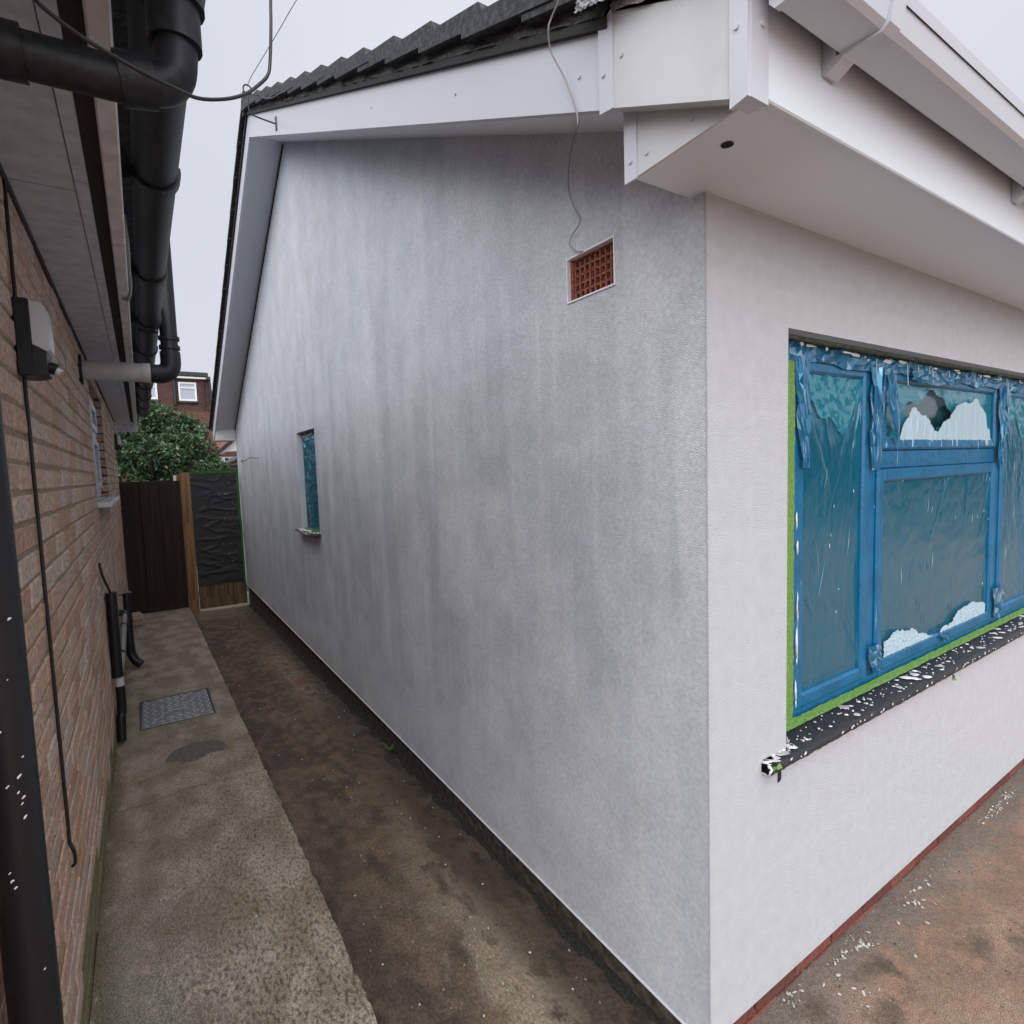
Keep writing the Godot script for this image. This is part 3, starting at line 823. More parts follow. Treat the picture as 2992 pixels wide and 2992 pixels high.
	m.quad(Vector3(-0.275, barge_y(-0.04) + 0.004, -0.04), Vector3(-0.275, barge_y(0.28) + 0.004, 0.28), Vector3(-0.2, barge_y(0.28) + 0.004, 0.28), Vector3(-0.2, barge_y(-0.04) + 0.004, -0.04), Vector3.DOWN)
	put("box_underside", m, M.upvc_old, h)
	# nail heads
	for p in [[-0.2752, 2.70, -0.155], [-0.2752, 3.0, -0.78], [-0.2752, 3.36, -1.55], [-0.2862, 2.645, -0.058], [-0.2802, 2.66, -0.006], [-0.2865, 2.53, 0.288], [-0.2365, 2.452, -0.026], [-0.2325, 2.452, 0.02], [-0.2325, 2.462, 0.145], [-0.2752, 4.35, -3.86], [-0.2752, 4.52, -4.2]]:
		m = MB.new()
		m.tube([Vector3(p[0] + 0.001, p[1], p[2]), Vector3(p[0] - 0.0035, p[1], p[2])], 0.0052, 10)
		put("nail_head", m, M.upvc, h)
	m = MB.new()
	m.tube([Vector3(-0.247, 2.535, 0.311), Vector3(-0.247, 2.535, 0.3155)], 0.0052, 10)
	put("nail_head", m, M.upvc, h)
	# mortar and lead at the foot of the verge
	m = MB.new()
	var ln := FastNoiseLite.new()
	ln.frequency = 9.0; ln.fractal_octaves = 4; ln.seed = 8
	m.grid(60, 8, func(a, b):
		var z: float = lerpf(-0.03, 0.33, a)
		var y0: float = lerpf(2.765, 2.585, a)
		return Vector3(-0.288 + 0.012 * ln.get_noise_2d(z, b), y0 + 0.085 * b + 0.014 * ln.get_noise_2d(z + 4.0, b * 0.3) * (1.0 if b < 0.05 else 0.4), z), Vector3.LEFT)
	put("verge_mortar", m, M.mortar_grey, h)
	m = MB.new()
	m.grid(40, 40, func(a, b):
		var z: float = lerpf(-0.10, 0.02, a) + 0.03 * b + 0.012 * ln.get_noise_2d(b * 2.0, 3.0)
		return Vector3(-0.335 + 0.007 * ln.get_noise_2d(a * 0.6, b * 0.6) + 0.008 * sin(a * 17.0 + b * 4.0) * 0.4, barge_y(z) + 0.195 + 0.10 * b + 0.01 * a + 0.008 * ln.get_noise_2d(a * 0.8, 1.0), z), Vector3.LEFT)
	put("lead_patch", m, M.lead, h)
	# roof: deck, verge tiles one by one, then each course across the house
	var roof := group_node("roof", h)
	m = MB.new()
	m.prism(PackedVector2Array([Vector2(0.33, barge_y(0.33) + 0.19), Vector2(0.33, barge_y(0.33) + 0.25), Vector2(-4.37, 4.603 + 0.25), Vector2(-8.80, barge_y(-8.80) + 0.25), Vector2(-8.80, barge_y(-8.80) + 0.17), Vector2(-4.37, 4.603 + 0.17)]), Vector3(-0.2, 0, 0), U, Vector3.UP, Vector3(11.2, 0, 0))
	put("roof_deck", m, M.undercloak, roof)
	for k in 15:
		var z := 0.38 - 0.3135 * k
		var shapes := [[-0.318, 0.02], [0.026, 11.0]]
		for s in 2:
			var j := rng.randf_range(-0.006, 0.006) if s == 0 else 0.0
			m = MB.new()
			var zt := maxf(z - 0.40, -4.40)
			m.prism(PackedVector2Array([Vector2(z + 0.055 + j, barge_y(z) + 0.226), Vector2(z + 0.012 + j, barge_y(z) + 0.308), Vector2(zt, barge_y(zt) + 0.272), Vector2(zt, barge_y(zt) + 0.222)]), Vector3(shapes[s][0] + j, 0, 0), U, Vector3.UP, Vector3(shapes[s][1] - shapes[s][0], 0, 0))
			put("roof_tile" if s == 0 else "tile_course", m, M.tile, roof)
	for k in 14:
		var z := -8.83 + 0.3135 * k
		for s in 2:
			m = MB.new()
			var zt := minf(z + 0.40, -4.36)
			m.prism(PackedVector2Array([Vector2(z - 0.03, barge_y(z) + 0.252), Vector2(z, barge_y(z) + 0.30), Vector2(zt, barge_y(zt) + 0.276), Vector2(zt, barge_y(zt) + 0.248)]), Vector3(-0.318 if s == 0 else 0.026, 0, 0), U, Vector3.UP, Vector3(0.338 if s == 0 else 10.97, 0, 0))
			put("roof_tile" if s == 0 else "tile_course", m, M.tile, roof)
	m = MB.new()
	m.tube([Vector3(-0.31, 4.86, -4.37), Vector3(10.9, 4.86, -4.37)], 0.09, 14)
	put("ridge", m, M.tile, roof)
	# gutter along the front
	var g := group_node("front_gutter", h)
	m = MB.new()
	var prof := PackedVector2Array([Vector2(0.332, 2.632), Vector2(0.332, 2.556), Vector2(0.340, 2.545), Vector2(0.412, 2.545), Vector2(0.423, 2.553), Vector2(0.437, 2.615), Vector2(0.437, 2.630), Vector2(0.433, 2.630), Vector2(0.419, 2.559), Vector2(0.41, 2.549), Vector2(0.342, 2.549), Vector2(0.336, 2.558), Vector2(0.336, 2.632)])
	m.prism(prof, Vector3(-0.24, 0, 0), U, Vector3.UP, Vector3(9.2, 0, 0))
	put("channel", m, M.upvc, g)
	m = MB.new()
	m.prism(PackedVector2Array([Vector2(0.329, 2.634), Vector2(0.329, 2.555), Vector2(0.339, 2.542), Vector2(0.413, 2.542), Vector2(0.426, 2.551), Vector2(0.440, 2.613), Vector2(0.440, 2.634)]), Vector3(-0.252, 0, 0), U, Vector3.UP, Vector3(0.016, 0, 0))
	put("stop_end", m, M.upvc, g)
	for bx in [-0.03, 1.065, 2.1]:
		m = MB.new()
		m.prism(PackedVector2Array([Vector2(0.305, 2.64), Vector2(0.305, 2.522), Vector2(0.314, 2.518), Vector2(0.345, 2.536), Vector2(0.415, 2.5385), Vector2(0.429, 2.549), Vector2(0.444, 2.612), Vector2(0.444, 2.640), Vector2(0.438, 2.640), Vector2(0.436, 2.613), Vector2(0.4235, 2.5535), Vector2(0.412, 2.5445), Vector2(0.332, 2.5445), Vector2(0.330, 2.64)]), Vector3(bx, 0, 0), U, Vector3.UP, Vector3(0.042, 0, 0))
		put("bracket", m, M.upvc, g)
	# ----- small window in the gable wall
	var w := group_node("side_window", h)
	var X := 0.075
	m = MB.new()
	for r in [[1.244, 2.14, -3.92, -3.985], [1.244, 2.14, -4.49, -4.555], [2.075, 2.14, -3.985, -4.49], [1.244, 1.31, -3.985, -4.49], [1.93, 1.975, -3.985, -4.49]]:
		m.rbox(Vector3(X, r[0], r[3]), Vector3(X + 0.06, r[1], r[2]), 0.006)
	put("frame", m, M.blue, w)
	m = MB.new()
	for r in [[1.31, 1.93, -3.985, -4.02], [1.31, 1.93, -4.455, -4.49], [1.895, 1.93, -4.02, -4.455], [1.31, 1.345, -4.02, -4.455]]:
		m.rbox(Vector3(X - 0.012, r[0], r[3]), Vector3(X + 0.04, r[1], r[2]), 0.005)
	put("sash", m, M.blue, w)
	m = MB.new()
	m.box(Vector3(X + 0.03, 1.345, -4.455), Vector3(X + 0.036, 1.895, -4.02))
	m.box(Vector3(X + 0.03, 1.975, -4.49), Vector3(X + 0.036, 2.075, -3.985))
	put("pane", m, M.pane, w)
	m = MB.new()
	m.rbox(Vector3(-0.055, 1.222, -4.60), Vector3(0.11, 1.247, -3.885), 0.005)
	put("sill", m, M.sill, w)
	# ----- air brick
	var ab := group_node("air_brick", h)
	m = MB.new()
	m.box(Vector3(0.045, 2.29, -0.56), Vector3(0.10, 2.44, -0.32))
	put("cavity", m, M.dark, ab)
	m = MB.new()
	var cols := 8
	var rows := 5
	for i in cols + 1:
		var z := -0.340 - 0.0245 * i
		m.bevel(Vector3(0.031, 2.3655, z), Vector3(0.028, 0.137, 0.0085), 0.0015)
	for j in rows + 1:
		m.bevel(Vector3(0.0325, 2.301 + 0.0258 * j, -0.4405), Vector3(0.026, 0.0085, 0.22), 0.0015)
	put("grille", m, M.terracotta, ab)
	m = MB.new()
	m.bevel(Vector3(0.026, 2.3655, -0.5445), Vector3(0.032, 0.137, 0.012), 0.002)
	put("grille_margin", m, M.terracotta, ab)
	m = MB.new()
	for r in [[2.293, 2.298, -0.33, -0.551], [2.433, 2.438, -0.33, -0.551]]:
		m.box(Vector3(-0.004, r[0], r[3] - 0.003), Vector3(0.02, r[1], r[2] + 0.003))
	for r in [[2.298, 2.433, -0.327, -0.331], [2.298, 2.433, -0.55, -0.555]]:
		m.box(Vector3(-0.004, r[0], r[3]), Vector3(0.02, r[1], r[2]))
	put("trim", m, M.bead, ab)
	# ----- big front window
	var sn := FastNoiseLite.new()
	sn.frequency = 1.0; sn.fractal_octaves = 3; sn.seed = 21
	var F := group_node("front_window", h)
	var Z := -0.095
	m = MB.new()
	for r in [[WX0 + 0.003, 0.515, WY0, WY1], [0.515, WX1 - 0.1, 2.085, WY1], [0.515, WX1 - 0.1, WY0, 0.895], [1.06, 1.13, 0.895, 2.085], [2.375, 2.445, 0.895, 2.085], [WX1 - 0.1, WX1 - 0.003, WY0, WY1], [1.13, 2.375, 1.70, 1.775]]:
		m.rbox(Vector3(r[0], r[2], Z - 0.04), Vector3(r[1], r[3], Z), 0.006)
	put("frame", m, M.blue, F)
	for s in [[0.515, 1.06, 0.895, 2.085, 0.095, 0.05], [1.13, 2.375, 1.775, 2.085, 0.06, 0.045], [1.13, 2.375, 0.895, 1.70, 0.05, 0.05], [2.445, 3.04, 0.895, 2.085, 0.05, 0.05]]:
		var sash := MB.new()
		var t: float = s[5]
		for r in [[s[0], s[0] + s[4], s[2], s[3]], [s[1] - t, s[1], s[2], s[3]], [s[0] + s[4], s[1] - t, s[3] - t, s[3]], [s[0] + s[4], s[1] - t, s[2], s[2] + t]]:
			sash.rbox(Vector3(r[0], r[2], Z - 0.035), Vector3(r[1], r[3], Z + 0.012), 0.008)
		put("sash", sash, M.blue, F)
		var gk := MB.new()   # dark rubber line round each pane
		for r in [[s[0] + s[4], s[0] + s[4] + 0.009, s[2] + t, s[3] - t], [s[1] - t - 0.03, s[1] - t, s[2] + t, s[3] - t], [s[0] + s[4], s[1] - t, s[3] - t - 0.012, s[3] - t], [s[0] + s[4], s[1] - t, s[2] + t, s[2] + t + 0.009]]:
			gk.box(Vector3(r[0], r[2], Z - 0.03), Vector3(r[1], r[3], Z - 0.012))
		put("bead", gk, M.blue_dark, F)
		var pn := MB.new()
		pn.box(Vector3(s[0] + s[4], s[2] + t, Z - 0.026), Vector3(s[1] - t, s[3] - t, Z - 0.020))
		put("pane", pn, M.pane, F)
	m = MB.new()
	m.grid(180, 16, func(u, v):
		# rounded nose, wrapped in slack dark plastic
		var q := Vector2(lerpf(-0.13, 0.012, minf(v / 0.6, 1.0)), 0.858)
		if v > 0.6:
			var a: float = (v - 0.6) / 0.4 * 2.6
			q = Vector2(0.012 + sin(a) * 0.018, 0.843 + cos(a) * 0.016 - 0.004)
		var x: float = lerpf(0.245, 3.3, u)
		return Vector3(x, q.y + 0.0028 * sn.get_noise_2d(x * 22.0, v * 9.0) - 0.006 * step01(-0.1, 0.02, q.x), q.x + 0.003 * sn.get_noise_2d(x * 17.0 + 9.0, v * 6.0)), Vector3(0, 0.7, 0.7))
	m.rbox(Vector3(0.247, 0.826, -0.12), Vector3(3.3, 0.846, 0.02), 0.006)
	put("sill", m, M.sill, F)
	# the room behind it
	var rm := group_node("room", h)
	m = MB.new()
	m.quad(Vector3(0.2, 0.1, -3.2), Vector3(5, 0.1, -3.2), Vector3(5, 2.4, -3.2), Vector3(0.2, 2.4, -3.2), Vector3(0, 0, 1))
	m.quad(Vector3(0.2, 0.1, -3.2), Vector3(0.2, 0.1, -0.14), Vector3(0.2, 2.4, -0.14), Vector3(0.2, 2.4, -3.2), Vector3.RIGHT)
	m.quad(Vector3(5, 0.1, -3.2), Vector3(5, 0.1, -0.14), Vector3(5, 2.4, -0.14), Vector3(5, 2.4, -3.2), Vector3.LEFT)
	m.quad(Vector3(0.2, 2.4, -3.2), Vector3(5, 2.4, -3.2), Vector3(5, 2.4, -0.14), Vector3(0.2, 2.4, -0.14), Vector3.DOWN)
	put("inner_wall", m, M.room, rm)
	m = MB.new()
	m.quad(Vector3(0.2, 0.12, -3.2), Vector3(5, 0.12, -3.2), Vector3(5, 0.12, -0.14), Vector3(0.2, 0.12, -0.14), Vector3.UP)
	put("inner_floor", m, M.room_floor, rm)
	m = MB.new()
	m.rbox(Vector3(0.3, 0.90, -0.40), Vector3(3.3, 0.925, -0.14), 0.006)
	put("window_board", m, M.white_paint, rm)
	m = MB.new()
	m.box(Vector3(9.0, -0.2, -8.45), Vector3(9.1, 2.5, 0))
	m.prism(PackedVector2Array([Vector2(0, 2.4), Vector2(-4.37, 4.5), Vector2(-8.45, 2.4)]), Vector3(9.0, 0, 0), U, Vector3.UP, Vector3(0.1, 0, 0))
	m.box(Vector3(0.06, -0.2, -8.45), Vector3(9.0, 2.5, -8.35))
	put("back_wall", m, M.house_white, h)

# ---------------------------------------------------------------- the brick house
const LX := -1.487
func build_brick_house():
	var h := group_node("brick_bungalow", self, Vector3.ZERO)
	tag(h, "buff brick bungalow with black gutter and painted soffit along the path", "house")
	var m := MB.new()
	var win := [-3.75, -5.3, 1.62, 2.46]
	for r in [[0.25, win[0], -0.4, 2.58], [win[1], -8.45, -0.4, 2.58], [win[0], win[1], -0.4, win[2]], [win[0], win[1], win[3], 2.58]]:
		m.quad(Vector3(LX - 0.0045, r[2], r[0]), Vector3(LX - 0.0045, r[2], r[1]), Vector3(LX - 0.0045, r[3], r[1]), Vector3(LX - 0.0045, r[3], r[0]), Vector3.RIGHT)
	put("wall", m, M.joint, h)
	m = MB.new()
	m.box(Vector3(-9, -0.4, -8.44), Vector3(LX - 0.16, 2.58, 0.24))
	m.quad(Vector3(LX - 0.0045, -0.4, -8.45), Vector3(-9, -0.4, -8.45), Vector3(-9, 2.58, -8.45), Vector3(LX - 0.0045, 2.58, -8.45), Vector3.FORWARD)
	put("wall_core", m, M.joint, h)
	# bricks: the nearest 300 as parts, the others joined
	var shapes := []
	for k in 4:
		for half in 2:
			var b := MB.new()
			b.bevel(Vector3.ZERO, Vector3(0.06, 0.064, 0.2155 if half == 0 else 0.103), 0.0045, Basis.IDENTITY, 0.0022, rng)
			shapes.append(b.mesh())
	var spots := []
	for c in 38:
		var y := 2.515 - 0.075 * c
		var z := 0.25 - (0.1125 if c % 2 else 0.0)
		while z > -8.45:
			var z0 := z
			var z1 := maxf(z - 0.225, -8.45)
			z -= 0.225
			if y > win[2] - 0.03 and y < win[3] + 0.03:
				if z0 <= win[0] + 0.01 and z1 >= win[1] - 0.01: continue
				if z0 > win[0] and z1 < win[0]: z1 = win[0]
				if z0 > win[1] and z1 < win[1]: z0 = win[1]
			if z0 - z1 < 0.05: continue
			spots.append([Vector3(LX - 0.03, y, (z0 + z1) * 0.5), z0 - z1 - 0.0095, c])
	var eye := Vector3(-1.24, 1.75, 0.953)
	var near := []
	var rest := []
	for s in spots:
		if s[0].z < -0.45 and s[0].y > -0.05: near.append(s)
		else: rest.append(s)
	near.sort_custom(func(a, b): return a[0].distance_squared_to(eye) < b[0].distance_squared_to(eye))
	rest.append_array(near.slice(290))
	near = near.slice(0, 290)
	for s in near:
		var full: bool = s[1] > 0.16
		var mm: Material = M.brick[rng.randi() % M.brick.size()]
		if s[0].y < path_y(s[0].z) + 0.13 + rng.randf() * 0.08: mm = M.brick_mossy
		var o := put("brick", shapes[(rng.randi() % 4) * 2 + (0 if full else 1)], mm, h)
		o.position = s[0] + Vector3(rng.randf_range(-0.003, 0.002), rng.randf_range(-0.0015, 0.0015), 0)
		o.scale = Vector3(1, 1, s[1] / (0.2155 if full else 0.103))
	m = MB.new()
	for s in rest:
		var bc: Color = [lin(0.579, 0.396, 0.290), lin(0.580, 0.429, 0.326), lin(0.529, 0.379, 0.308), lin(0.580, 0.456, 0.380), lin(0.498, 0.323, 0.229), lin(0.545, 0.356, 0.264)][rng.randi() % 6]
		if s[0].y < path_y(s[0].z) + 0.12 + rng.randf() * 0.08: bc = lin(0.2, 0.175, 0.09)
		m.col = bc * rng.randf_range(0.9, 1.06)
		m.bevel(s[0] + Vector3(rng.randf_range(-0.003, 0.002), 0, 0), Vector3(0.06, 0.064, s[1]), 0.004)
	stuff(put("far_bricks", m, M.brick_field, h))
	# soffit boards, fascia
	m = MB.new()
	m.box(Vector3(LX - 0.02, 2.552, -1.045), Vector3(-1.335, 2.57, 0.5))
	put("soffit_board", m, M.soffit_old, h)
	m = MB.new()
	m.box(Vector3(LX - 0.02, 2.550, -8.75), Vector3(-1.335, 2.57, -1.051))
	put("soffit_board", m, M.soffit_old, h)
	m = MB.new()
	m.box(Vector3(-1.332, 2.549, -0.975), Vector3(-1.303, 2.57, 0.5))
	m.box(Vector3(-1.332, 2.5495, -8.75), Vector3(-1.303, 2.57, -0.985))
	put("soffit_strip", m, M.soffit_old, h)
	m = MB.new()
	m.box(Vector3(-1.303, 2.572, -8.75), Vector3(-1.266, 2.60, 0.5))
	put("soffit_groove", m, M.groove, h)
	m = MB.new()
	m.rbox(Vector3(-1.266, 2.549, -8.78), Vector3(-1.226, 2.74, 0.5), 0.004)
	put("fascia", m, M.fascia_old, h)
	m = MB.new()
	m.rbox(Vector3(LX, 2.44, -8.78), Vector3(-1.228, 2.56, -8.74), 0.004)
	put("box_end", m, M.soffit_old, h)
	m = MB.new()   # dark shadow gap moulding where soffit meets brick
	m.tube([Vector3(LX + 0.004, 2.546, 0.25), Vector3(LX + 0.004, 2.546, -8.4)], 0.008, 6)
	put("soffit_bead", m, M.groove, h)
	m = MB.new()
	m.prism(PackedVector2Array([Vector2(-1.22, 2.74), Vector2(-1.10, 2.78), Vector2(-1.10, 2.81), Vector2(-5.2, 4.7), Vector2(-9.2, 2.8), Vector2(-9.2, 2.74), Vector2(-5.2, 4.62)]), Vector3(0, 0, -8.8), Vector3.RIGHT, Vector3.UP, Vector3(0, 0, 9.3))
	put("roof", m, M.tile, h)
	# half-round gutter
	var g := group_node("black_gutter", h)
	var GC := Vector2(-1.137, 2.70)
	var z0 := 0.5
	var z1 := -8.7
	m = MB.new()
	for k in 14:
		var a := PI + PI * k / 14.0
		var b := PI + PI * (k + 1) / 14.0
		for rr in [0.060, 0.0565]:
			var s := 1.0 if rr > 0.058 else -1.0
			var na := Vector3(cos(a), sin(a), 0)
			var nb := Vector3(cos(b), sin(b), 0)
			var pa: Vector3 = Vector3(GC.x, GC.y, 0) + na * rr
			var pb: Vector3 = Vector3(GC.x, GC.y, 0) + nb * rr
			m.tri(pa + Vector3(0, 0, z0), pb + Vector3(0, 0, z0), pb + Vector3(0, 0, z1), na * s, nb * s, nb * s)
			m.tri(pa + Vector3(0, 0, z0), pb + Vector3(0, 0, z1), pa + Vector3(0, 0, z1), na * s, nb * s, na * s)
	put("channel", m, M.black_old, g)
	m = MB.new()
	m.tube([Vector3(GC.x, GC.y - 0.028, z1), Vector3(GC.x, GC.y - 0.028, z1 - 0.02)], 0.035, 14)
	put("stop_end", m, M.black_old, g)
	for zc in [0.35, -1.13, -2.1, -3.0, -3.9, -4.8, -5.7, -6.6, -7.5, -8.3]:
		m = MB.new()
		var steps := 16
		for k in steps:
			var a := PI * 0.93 + PI * 1.14 * k / steps
			var b := PI * 0.93 + PI * 1.14 * (k + 1) / steps
			var pts := []
			for q in [[a, 0.0605], [b, 0.0605], [b, 0.069], [a, 0.069]]: pts.append(Vector3(GC.x + cos(q[0]) * q[1], GC.y + sin(q[0]) * q[1], zc))
			for q in 4: pts.append(pts[q] + Vector3(0, 0, -0.05))
			m.hexa(pts)
		m.box(Vector3(-1.226, 2.655, zc - 0.045), Vector3(-1.205, 2.74, zc - 0.005))
		put("bracket", m, M.black_old, g)
	# window in the brick wall
	var w := group_node("white_window", h)
	var X := LX - 0.055
	m = MB.new()
	for r in [[-3.75, -3.82, 1.62, 2.46], [-5.23, -5.3, 1.62, 2.46], [-3.82, -5.23, 2.39, 2.46], [-3.82, -5.23, 1.62, 1.69], [-4.49, -4.56, 1.69, 2.39], [-4.56, -5.23, 2.10, 2.17]]:
		m.rbox(Vector3(X - 0.06, r[2], r[1]), Vector3(X, r[3], r[0]), 0.005)
	put("frame", m, M.upvc, w)
	for s in [[-4.56, -5.23, 1.69, 2.10], [-4.56, -5.23, 2.17, 2.39], [-3.82, -4.49, 1.69, 2.39]]:
		m = MB.new()
		for r in [[s[0], s[0] - 0.055, s[2], s[3]], [s[1] + 0.055, s[1], s[2], s[3]], [s[0] - 0.055, s[1] + 0.055, s[3] - 0.05, s[3]], [s[0] - 0.055, s[1] + 0.055, s[2], s[2] + 0.05]]:
			m.rbox(Vector3(X - 0.05, r[2], r[1]), Vector3(X + 0.016, r[3], r[0]), 0.005)
		put("sash", m, M.upvc, w)
		m = MB.new()
		m.box(Vector3(X - 0.03, s[2] + 0.05, s[1] + 0.055), Vector3(X - 0.024, s[3] - 0.05, s[0] - 0.055))
		put("pane", m, M.glass, w)
	m = MB.new()
	m.rbox(Vector3(X - 0.1, 1.575, -5.36), Vector3(LX + 0.075, 1.612, -3.70), 0.005)
	put("sill", m, M.upvc_old, w)

# ---------------------------------------------------------------- fence and gate
func wrinkled_sheet(w: float, hgt: float, seed_: int, amp: float, stretch: Vector2, nu := 60, nv := 120) -> MB:
	var m := MB.new()
	var f := FastNoiseLite.new()
	f.seed = seed_; f.frequency = 1.0; f.fractal_octaves = 3
	m.grid(nu, nv, func(a, b):
		var p := Vector2(a * w * stretch.x, b * hgt * stretch.y)
		var edge := minf(1.0, 8.0 * minf(minf(a, 1 - a), minf(b, 1 - b)))
		return Vector3(a * w, b * hgt, amp * (0.3 + 0.7 * edge) * (pow(maxf(ridge_noise(f, p), 0.0), 2.5) - 0.4)), Vector3(0, 0, 1))
	return m

func build_fence_and_gate():
	var Z := -8.35
	var fence := group_node("dark_fence_panel")
	tag(fence, "dark brown stained fence panel of vertical boards between brick corner and post", "fence")
	var x := -1.492
	var k := 0
	while x < -0.79:
		var m := MB.new()
		var wd := minf(0.118, -0.783 - x)
		m.bevel(Vector3(x + wd * 0.5, 0.74 + rng.randf_range(-0.012, 0.012), Z - 0.016 * (k % 2)), Vector3(wd + 0.012, 1.99, 0.014), 0.003)
		put("board", m, M.fence, fence)
		x += 0.118
		k += 1
	var r := MB.new()
	r.rbox(Vector3(-1.475, 0.25, Z - 0.07), Vector3(-0.783, 0.31, Z - 0.03))
	put("rail", r, M.fence, fence)
	var post := group_node("timber_gate_post")
	tag(post, "new orange timber gate post between dark fence and wrapped gate", "post")
	r = MB.new()
	r.rbox(Vector3(-0.775, -0.3, Z - 0.07), Vector3(-0.652, 1.838, Z + 0.035), 0.004)
	put("shaft", r, M.timber, post)
	r = MB.new()
	r.rbox(Vector3(-0.85, 1.725, Z - 0.06), Vector3(-0.776, 1.80, Z + 0.0), 0.004)
	put("block", r, M.timber, post)
	r = MB.new()
	r.rbox(Vector3(-0.853, 1.728, Z + 0.001), Vector3(-0.815, 1.80, Z + 0.006), 0.002)
	put("painted_end", r, M.white_paint, post)
	var gate := group_node("timber_gate")
	tag(gate, "closed side gate of pale vertical boards below the black sheet", "gate")
	for i in 5:
		r = MB.new()
		r.bevel(Vector3(-0.58 + 0.1235 * i, 0.845, Z + 0.004), Vector3(0.1238, 2.0, 0.018), 0.004)
		put("board", r, M.timber_gate, gate)
	r = MB.new()
	for y in [0.12, 0.9, 1.6]: r.rbox(Vector3(-0.64, y, Z - 0.05), Vector3(-0.025, y + 0.09, Z - 0.006))
	put("ledge", r, M.timber_gate, gate)
	r = MB.new()
	r.rbox(Vector3(-0.648, 0.03, Z + 0.013), Vector3(-0.626, 0.12, Z + 0.03))
	put("hinge", r, M.iron_dark, gate)
	var cover := group_node("black_plastic_sheet", self, Vector3(-0.645, 0.19, Z + 0.026))
	tag(cover, "crinkled black plastic sheet taped over the timber gate with green tape", "sheet")
	put("sheet", wrinkled_sheet(0.618, 1.645, 5, 0.008, Vector2(1.4, 3.2), 50, 150), M.black_sheet, cover)
	for s in [[-0.003, 1.625, 0.62, 1.672, 0], [0.59, 0.95, 0.625, 1.64, 0], [0.602, -0.34, 0.632, 0.95, 1]]:
		r = MB.new()
		var f := FastNoiseLite.new()
		f.seed = int(s[1] * 10) + 3; f.frequency = 3.0
		r.grid(12, 30, func(a, b): return Vector3(lerpf(s[0], s[2], a) + 0.005 * f.get_noise_2d(a, b * 7.0), lerpf(s[1], s[3], b) + 0.006 * f.get_noise_2d(a * 5.0, b), 0.014 + 0.006 * f.get_noise_2d(a * 4.0, b * 6.0)), Vector3(0, 0, 1))
		put("tape", r, M.green_dark, cover)
	r = MB.new()
	for i in 26:
		r.blob(Vector3(rng.randf_range(0.42, 0.58) if i < 14 else rng.randf_range(0.0, 0.6), rng.randf_range(0.05, 1.6), 0.012), Vector3(0, 0, 1), Vector3(0.5, 0.8, 0), rng.randf_range(0.002, 0.008), rng.randf_range(0.002, 0.004), 0.002, rng, 6)
	stuff(put("paint_flecks", r, M.paint, cover))

# ---------------------------------------------------------------- background
func leaf_mass(m: MB, centre: Vector3, rad: Vector3, count: int, size: float, r: RandomNumberGenerator, base: Color):
	for i in count:
		var d := Vector3(r.randfn(), r.randfn(), r.randfn()).normalized()
		var rr := pow(r.randf(), 0.35)
		var at := centre + d * rad * rr * r.randf_range(0.82, 1.06)
		var axis := (d * 0.8 + Vector3(r.randfn(), r.randfn() + 0.4, r.randfn()) * 0.7).normalized()
		var side := axis.cross(Vector3(r.randfn(), r.randfn(), r.randfn())).normalized()
		var nn := side.cross(axis).normalized()
		if nn.y < 0: nn = -nn
		var L := size * r.randf_range(0.5, 1.5)
		var W := L * 0.24
		m.col = base * r.randf_range(0.45, 1.5)
		if r.randf() < 0.04: m.col = Color(0.22, 0.21, 0.14)
		var tip := at + axis * L - nn * L * 0.15
		var mid := at + axis * L * 0.45
		m.tri(at, mid + side * W + nn * W * 0.3, mid, nn, nn, nn)
		m.tri(at, mid, mid - side * W + nn * W * 0.3, nn, nn, nn)
		m.tri(mid, mid + side * W + nn * W * 0.3, tip, nn, nn, nn)
		m.tri(mid, tip, mid - side * W + nn * W * 0.3, nn, nn, nn)

